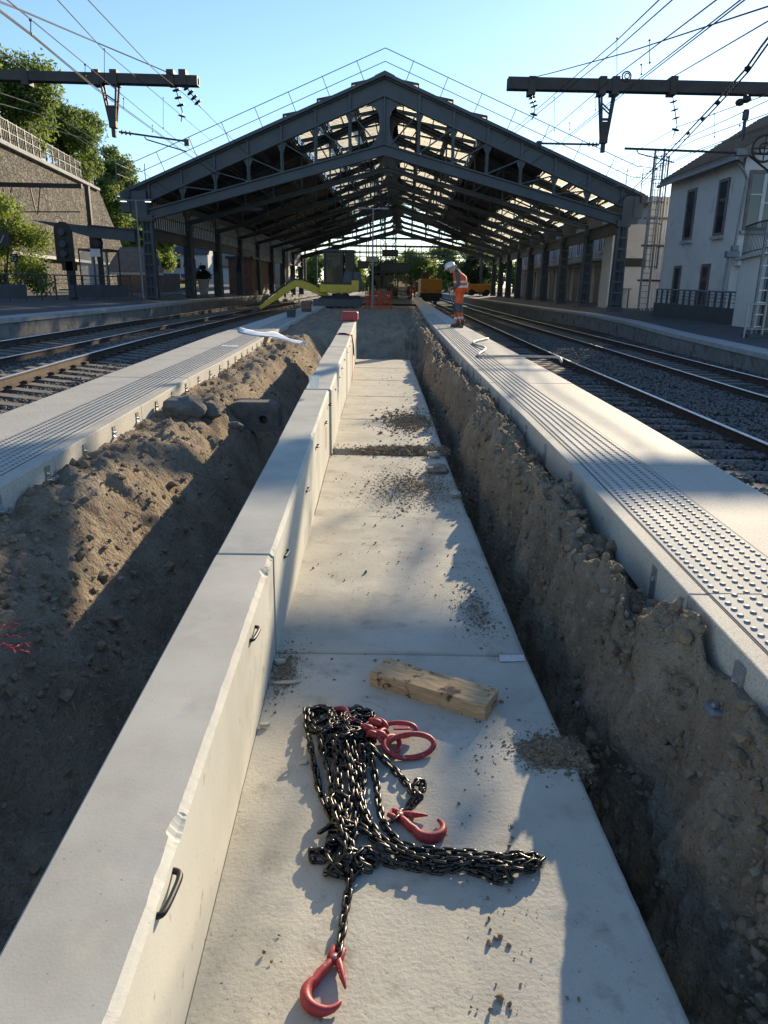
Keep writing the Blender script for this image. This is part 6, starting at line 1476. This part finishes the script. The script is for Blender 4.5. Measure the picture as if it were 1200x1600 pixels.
    for r_, hh in rings:
        for k in range(n): a = 2*math.pi*k/n; q = c0+ax*hh+zx*(math.cos(a)*r_*1.12)+zy*(math.sin(a)*r_); hm.v.append(tuple(q))
    for i in range(len(rings)-1):
        for k in range(n): hm.f.append((i*n+k, i*n+(k+1)%n, (i+1)*n+(k+1)%n, (i+1)*n+k))
    hm.f.append(tuple(4*n+k for k in range(n)))
    hl = hm.build('helmet', MT['helmet'], body, smooth=True)
    br = MB(); pts = [c0+zx*(math.cos(a)*.145)+zy*(math.sin(a)*.132) for a in np.linspace(0,2*math.pi,17)[:-1]]; br.tube(pts, .010, 6, closed=True)
    vz = [c0-zx*.13+zy*(-.09), c0-zx*.19-zy*.05-ax*.015, c0-zx*.195+zy*.05-ax*.015, c0-zx*.13+zy*.09]; br.prism(vz, ax*.008); br.build('brim', MT['helmet'], hl, smooth=False)
    if detail:   # face: nose, eyes, mouth, ears, chin strap
        fc = MB(); e = h0-zx*.088
        fc.tube([e+ax*.028, e-zx*.022-ax*.005, e-ax*.012],[.010,.016,.010],8); fc.build('nose', MT['skin'], body, smooth=True)
        for s in (-1,1):
            q = MB(); q.blob(h0-zx*.082+zy*s*.032+ax*.022, .010, 2, 0, 1); q.build('eye', MT['sign_white'], body, smooth=True)
            q = MB(); q.blob(h0+zy*s*.088+zx*.005, .026, 2, .05, 2, (.5,.35,1)); q.build('ear', MT['skin'], body, smooth=True)
        q = MB(); q.tube([h0-zx*.086-zy*.022-ax*.042, h0-zx*.094-ax*.043, h0-zx*.086+zy*.022-ax*.042],[.004,.006,.004],6); q.build('mouth', MT['red_strap'], body)
        q = MB(); q.tube([h0-zy*.10+ax*.03, h0-zy*.075-ax*.08-zx*.03, h0-ax*.105-zx*.05, h0+zy*.075-ax*.08-zx*.03, h0+zy*.10+ax*.03], .006, 5); q.build('chin_strap', MT['helmet'], body)
    t.scale = (scale,)*3
    return t
stoop = dict(pelvis=(.06,0,.90), belly=(.085,0,1.06), chest=(.04,0,1.32), neck=(-.09,0,1.50), head=(-.22,0,1.53), crown=(-.265,0,1.63),
    shL=(.01,-.19,1.40), elL=(.05,-.23,1.11), wrL=(-.16,-.16,.98), haL=(-.235,-.13,.955), shR=(.0,.19,1.40), elR=(.02,.24,1.12), wrR=(-.17,.14,1.03), haR=(-.245,.11,1.01),
    hipL=(.06,-.10,.84), knL=(-.01,-.12,.49), anL=(.05,-.13,.09), hipR=(.06,.10,.84), knR=(.03,.13,.49), anR=(.12,.16,.09))
pf = at(713,511,ZP+.005)
w1 = worker('worker in orange vest and trousers with white helmet stooping on the right platform edge', pf, R(-14), stoop, .97)
tl_ = thing('hand_tool', tuple(pf+Vector((-.3,0,0))), 'long thin black tool held upright by the stooping worker', 'tool'); m = MB()
hp_ = pf+Vector((-.27,-.02,1.0)); m.tube([hp_+Vector((-.02,0,.06)), hp_, pf+Vector((-.05,-.24,.35)), pf+Vector((.10,-.28,.02))], [.016,.016,.012,.012], 7); m.build('shaft', MT['black_rubber'], tl_)
m = MB(); m.bb((pf.x+.06,pf.y-.32,ZP+.0),(pf.x+.15,pf.y-.24,ZP+.07)); m.build('foot', MT['boot'], tl_, bevel=.01)
crouch = dict(pelvis=(.20,0,.48), belly=(.13,0,.62), chest=(-.05,0,.86), neck=(-.17,0,1.0), head=(-.27,0,1.06), crown=(-.30,0,1.16),
    shL=(-.05,-.19,.94), elL=(-.16,-.22,.70), wrL=(-.32,-.16,.52), haL=(-.38,-.14,.46), shR=(-.05,.19,.94), elR=(-.16,.22,.70), wrR=(-.32,.16,.52), haR=(-.38,.14,.46),
    hipL=(.18,-.10,.46), knL=(-.16,-.14,.50), anL=(.02,-.14,.09), hipR=(.18,.10,.46), knR=(-.16,.14,.48), anR=(.02,.14,.09))
w2 = worker('far worker in red orange clothes crouching at the far end of the right platform', at(640,467,.46), R(20), crouch, 1.0, False)
w3 = worker('far worker in red orange clothes standing stooped beside the crouching one', at(648,464,.46), R(200), stoop, .95, False)
# ------------------------------------------------------------------ excavator
ex = thing('mini_excavator', (-2.2,40.5,.42), 'yellow and dark small excavator with its boom folded out to the left, before the shed', 'excavator')
X, Y, Z = -2.45, 40.6, .40
for s in (-1, 1):
    m = MB(); yc = Y+s*.72; out = []
    for i in range(20):
        a = 2*math.pi*i/20; ca, sa = math.cos(a), math.sin(a); out.append((X+(.85 if ca > 0 else -.85)+.27*ca, yc-.2, Z+.29+.27*sa))
    m.prism(out, (0,.4,0)); tr_ = m.build('track', MT['black_rubber'], ex)
    m = MB()
    for i in range(26): x = X-1.0+i*.08; m.bb((x-.02,yc-.21,Z+.545),(x+.02,yc+.21,Z+.59))
    m.build('tread', MT['black_rubber'], tr_)
    for x in (-.85,.85): m = MB(); m.tube([(X+x,yc-.22*1,Z+.29),(X+x,yc+.22,Z+.29)], .17, 12); m.build('sprocket', MT['fence_dark'], ex)
m = MB(); m.bb((X-.9,Y-.5,Z+.25),(X+.9,Y+.5,Z+.55)); m.lathe((X,Y,Z+.55),[(.45,0),(.45,.15)],18); m.build('undercarriage', MT['fence_dark'], ex)
m = MB(); m.prism([(X-1.35,Y-1.05,Z+.05),(X+1.2,Y-1.05,Z+.05),(X+1.2,Y-1.05,Z+.42),(X-1.35,Y-1.05,Z+.42)], (0,.08,.0)); m.bb((X-.5,Y-1.0,Z+.2),(X-.4,Y-.2,Z+.3)); m.bb((X+.4,Y-1.0,Z+.2),(X+.5,Y-.2,Z+.3)); m.build('dozer_blade', MT['fence_dark'], ex)
m = MB(); m.prism([(X-1.05,Y-.78,Z+.72),(X+.55,Y-.78,Z+.72),(X+.75,Y-.78,Z+.85),(X+.75,Y-.78,Z+1.15),(X-1.05,Y-.78,Z+1.15)], (0,1.5,0)); m.build('deck', MT['yellow'], ex, bevel=.05)
m = MB(); m.prism([(X+.05,Y-.74,Z+1.15),(X+1.02,Y-.74,Z+.75),(X+1.15,Y-.74,Z+1.0),(X+1.05,Y-.74,Z+1.75),(X+.25,Y-.74,Z+1.85)], (0,1.45,0)); m.build('engine_hood', MT['fence_dark'], ex, bevel=.06)
m = MB(); m.bb((X+.62,Y-.77,Z+.78),(X+.98,Y-.745,Z+1.35)); m.build('side_panel', MT['yellow'], ex)
# cab frame and glass
cx0, cx1, cy0, cy1, cz0, cz1 = X-.78, X+.68, Y-.72, Y+.20, Z+1.15, Z+2.72
m = MB()
for x in (cx0, cx1-.0, (cx0+cx1)/2+.18):
    for y in (cy0, cy1): m.bb((x-.045,y-.045,cz0),(x+.045,y+.045,cz1))
m.bb((cx0-.05,cy0-.05,cz0),(cx1+.05,cy1+.05,cz0+.1)); m.build('cab_frame', MT['sign_black'], ex)
m = MB(); m.bb((cx0-.12,cy0-.1,cz1),(cx1+.1,cy1+.1,cz1+.12)); m.build('cab_roof', MT['fence_dark'], ex, bevel=.04)
for (a, b) in (((cx0+.05,cy0-.01,cz0+.1),(cx1-.55,cy0+.01,cz1)),((cx1-.4,cy0-.01,cz0+.5),(cx1-.05,cy0+.01,cz1)),((cx0-.01,cy0+.05,cz0+.1),(cx0+.01,cy1-.05,cz1)),((cx0+.05,cy1-.01,cz0+.1),(cx1-.05,cy1+.01,cz1))): m = MB(); m.bb(a,b); m.build('pane', MT['cabglass'], ex)
m = MB(); m.bb((X-.05,Y-.5,cz0+.1),(X+.45,Y-.02,cz0+.5)); m.bb((X+.32,Y-.5,cz0+.5),(X+.48,Y-.02,cz0+1.15)); m.build('seat', MT['black_rubber'], ex, bevel=.05)
def boxarm(name, pts, hs, wd, mat='yellow', par=ex):
    m = MB(); up, lo = [], []
    for i, p in enumerate(pts):
        a = Vector(pts[max(0,i-1)]); b = Vector(pts[min(len(pts)-1,i+1)]); d = (b-a).normalized(); n = Vector((-d.z,0,d.x)); n = n if n.z > 0 else -n
        up.append(Vector(p)+n*hs[i]); lo.append(Vector(p)-n*hs[i])
    m.prism([tuple(q+Vector((0,-wd/2,0))) for q in up+lo[::-1]], (0,wd,0)); return m.build(name, MT[mat], par, bevel=.008)
BYm = Y-.3
q_ = lambda u, v: tuple(atY(u, v, BYm))
boxarm('boom', [q_(512,463), q_(492,452), q_(473,444), q_(459,442)], [.13,.19,.20,.13], .26)
boxarm('dipper_arm', [q_(466,441), q_(448,451), q_(426,468), q_(405,482)], [.16,.17,.13,.09], .22)
for dy in (-.06,.06):   # hoses along the boom
    m = MB(); m.tube([Vector(q_(506,455))+Vector((0,dy-.16,.1)), Vector(q_(490,447))+Vector((0,dy-.16,.12)), Vector(q_(472,440))+Vector((0,dy-.16,.12)), Vector(q_(456,438))+Vector((0,dy-.16,.05)), Vector(q_(444,449))+Vector((0,dy-.16,.05))], .025, 6); m.build('hose', MT['black_rubber'], ex, smooth=True)
m = MB(); m.tube([q_(505,452), q_(484,446)], .06, 8); m.build('boom_ram', MT['galv'], ex); m = MB(); m.tube([q_(478,440), q_(458,437), q_(449,444)], [.06,.05,.03], 8); m.build('arm_ram', MT['galv'], ex)
m = MB(); m.tube([q_(446,443), q_(405,476)], .045, 8); m.build('bucket_ram', MT['fence_dark'], ex)
c = Vector(q_(403,486)); m = MB(); out = [(c.x+.15,c.z+.2),(c.x-.12,c.z+.22),(c.x-.32,c.z-.05),(c.x-.28,c.z-.3),(c.x-.05,c.z-.42),(c.x+.22,c.z-.40),(c.x+.05,c.z-.28),(c.x-.10,c.z-.12)]
m.prism([(x,BYm-.35,z) for x, z in out], (0,.7,0)); bk_ = m.build('bucket', MT['fence_dark'], ex)
for i in range(4): m = MB(); y = BYm-.30+i*.2; m.prism([(c.x+.2,y-.03,c.z-.42),(c.x+.36,y-.01,c.z-.40),(c.x+.2,y-.03,c.z-.37)], (0,.06,0)); m.build('tooth', MT['galv_dull'], bk_)
# ------------------------------------------------------------------ under the shed: posts, boards, shelter, barrier, T lamp, wagon
for k, (u, Yp, wd, lb) in enumerate(((597.5,60,.34,'thick dark steel post rising to the roof in the middle of the shed'),(615,70,.30,'second dark steel post behind the thick one in the middle of the shed'))):
    c = atY(u,470,Yp); t = thing('shed_post', (c.x,Yp,.46), lb, 'post', 'central posts under the shed'); m = MB(); h = wd/2
    for dx in (-h,h): m.bb((c.x+dx-.035,Yp-.18,.46),(c.x+dx+.035,Yp+.18,10.2))
    for z in np.arange(.8,10,.7): m.bar((c.x-h,Yp-.1,z),(c.x+h,Yp-.1,z+.35),.02,.06); m.bar((c.x+h,Yp-.1,z+.35),(c.x-h,Yp-.1,z+.7),.02,.06)
    m.build('shaft', MT['beam'], t); m = MB(); m.bb((c.x-.35,Yp-.35,.46),(c.x+.35,Yp+.35,1.3)); m.build('base', MT['concrete_old'], t)
def board(label, u0, u1, v0, v1, Yp, mat, name='information_board', hang=True):
    a, b = atY(u0,v0,Yp), atY(u1,v1,Yp); t = thing(name, ((a.x+b.x)/2,Yp,b.z), label, 'board'); m = MB(); m.bb((a.x,Yp-.12,b.z),(b.x,Yp+.12,a.z)); bd = m.build('case', MT['sign_black'] if mat != 'sign_white' else MT['fence_dark'], t, bevel=.02)
    m = MB(); m.bb((a.x+.08,Yp-.135,b.z+.08),(b.x-.08,Yp-.125,a.z-.08)); m.build('face', MT[mat], bd)
    for f in (.2,.8): m = MB(); x = a.x+(b.x-a.x)*f; m.tube([(x,Yp,a.z),(x,Yp,a.z+1.6 if hang else .46)] if hang else [(x,Yp,b.z),(x,Yp,.46)], .04, 6); m.build('hanger' if hang else 'leg', MT['fence_dark'], t)
board('dark information board high between the two central posts', 597,622,390,401,66,'fence_dark')
board('wide dark sign case low beside the central posts', 594,642,410,428,67,'fence_dark')
board('small dark hanging sign left of the central posts', 559,576,408,420,64,'fence_dark')
board('pale grey panel above the dark signs left of the central posts', 572,592,401,411,68,'render')
st_ = thing('platform_shelter', (-.9,66,.46), 'dark glazed waiting shelter at the foot of the central posts', 'shelter')
m = MB(); m.bb((-1.6,65.6,2.55),(2.2,68,2.7)); m.build('roof', MT['sign_black'], st_)
for x in (-1.5,-.3,.9,2.1):
    for y in (65.8,67.8): m = MB(); m.bb((x-.05,y-.05,.46),(x+.05,y+.05,2.55)); m.build('post', MT['fence_dark'], st_)
for x in (-1.45,-.25,.95): m = MB(); m.bb((x,67.78,.7),(x+1.1,67.82,2.4)); m.build('pane', MT['cabglass'], st_)
m = MB(); m.bb((-1.3,67.2,.85),(.7,67.6,.92)); m.bb((-1.2,67.3,.46),(-1.1,67.5,.85)); m.bb((.5,67.3,.46),(.6,67.5,.85)); m.build('bench', MT['shutter'], st_)
bn = thing('safety_netting', (-.3,38.2,.42), 'orange-red safety netting barrier standing right of the excavator', 'barrier'); a, b = atY(571,476,38.4), atY(612,474,38.4)
m = MB()
for i in range(5):
    x = a.x+(b.x-a.x)*i/4; m.tube([(x,38.4+.1*(i%2),.38),(x,38.4+.1*(i%2),1.38)], .018, 5)
m.build('stake', MT['fence_dark'], bn)
m = MB(); n = 16
for i in range(n+1):
    f = i/n; x = a.x+(b.x-a.x)*f; y = 38.36+.1*abs(((f*4)%2)-1)*-1+.1
    for j in range(7): m.v.append((x, y+.02*math.sin(i*1.7+j), .42+.88*j/6-.03*math.sin(f*12.5)**2*(j/6)))
for i in range(n):
    for j in range(6): m.f.append((i*7+j,(i+1)*7+j,(i+1)*7+j+1,i*7+j+1))
o = m.build('net', MT['netting'], bn); so3 = o.modifiers.new('w','WIREFRAME'); so3.thickness = .05; so3.use_replace = True
tp = thing('platform_lamp', (-.55,37.5,.42), 'thin T-shaped lamp pole standing on the island before the shed posts', 'lamp post'); c = atY(583,326,37.5)
m = MB(); m.tube([(c.x,37.5,.40),(c.x,37.5,c.z)],[.055,.035],8); m.build('pole', MT['galv_dull'], tp); m = MB(); m.tube([(c.x-.55,37.5,c.z),(c.x+.55,37.5,c.z)],.025,6); m.build('arm', MT['galv_dull'], tp)
for s in (-1,1): m = MB(); m.bb((c.x+s*.55-.18,37.42,c.z-.04),(c.x+s*.55+.18,37.58,c.z+.05)); m.build('lamp_head', MT['galv_dull'], tp, bevel=.02)
wg = thing('rail_machine', (5.0,88,-.35), 'orange-yellow track maintenance wagon with dark wheels standing on the near right track', 'rail wagon'); x0, yw = float(R1(88))-.71, 88
m = MB(); m.bb((x0-1.2,yw,.75),(x0+1.2,yw+7,2.35)); m.build('body', MT['orange_yellow'], wg, bevel=.08)
m = MB(); m.bb((x0-1.25,yw-.3,.35),(x0+1.25,yw+7.3,.78)); m.build('frame', MT['sign_black'], wg)
for s in (-1,1):
    m = MB(); m.tube([(x0+s*.9,yw-.3,.55),(x0+s*.9,yw-.75,.55)],[.09,.09],8); m.tube([(x0+s*.9,yw-.7,.55),(x0+s*.9,yw-.78,.55)],[.22,.22],12); m.build('buffer', MT['sign_black'], wg)
    for y in (1.2,2.8,4.6,6.2): m = MB(); m.tube([(x0+s*.71-.06,yw+y,.07),(x0+s*.71+.06,yw+y,.07)],.42,16); m.build('wheel', MT['fence_dark'], wg)
    m = MB(); m.bb((x0+s*.75-.09,yw-.04,1.0),(x0+s*.75+.09,yw-.004,1.15)); m.build('tail_light', MT['red_strap'], wg)
m = MB(); m.bb((x0-1.1,yw+.5,2.35),(x0-.3,yw+2,3.0)); m.bar((x0+.4,yw+1,2.4),(x0+1.6,yw+1.2,3.6),.14,.2); m.bar((x0+1.6,yw+1.2,3.6),(x0+2.5,yw+1.0,2.9),.12,.16); m.build('crane_arm', MT['boot'], wg)
m = MB(); m.bb((x0-1.0,yw-.2,-.1),(x0+1.0,yw-.1,.4)); m.build('apron', MT['sign_black'], wg)
hz = thing('loader_wagon', (13.5,100,.45), 'small far orange machine under the right end of the shed', 'machine'); m = MB(); m.bb((10.5,100,.9),(13.4,103,1.9)); m.build('body', MT['orange_yellow'], hz, bevel=.06); m = MB()
for x in (11,12.9): m.tube([(x,99.9,.85),(x,103.1,.85)],.4,14)
m.build('wheels', MT['black_rubber'], hz); m = MB(); m.bb((10.7,100.5,1.9),(12,102.5,2.7)); m.build('cab', MT['cabglass'], hz)
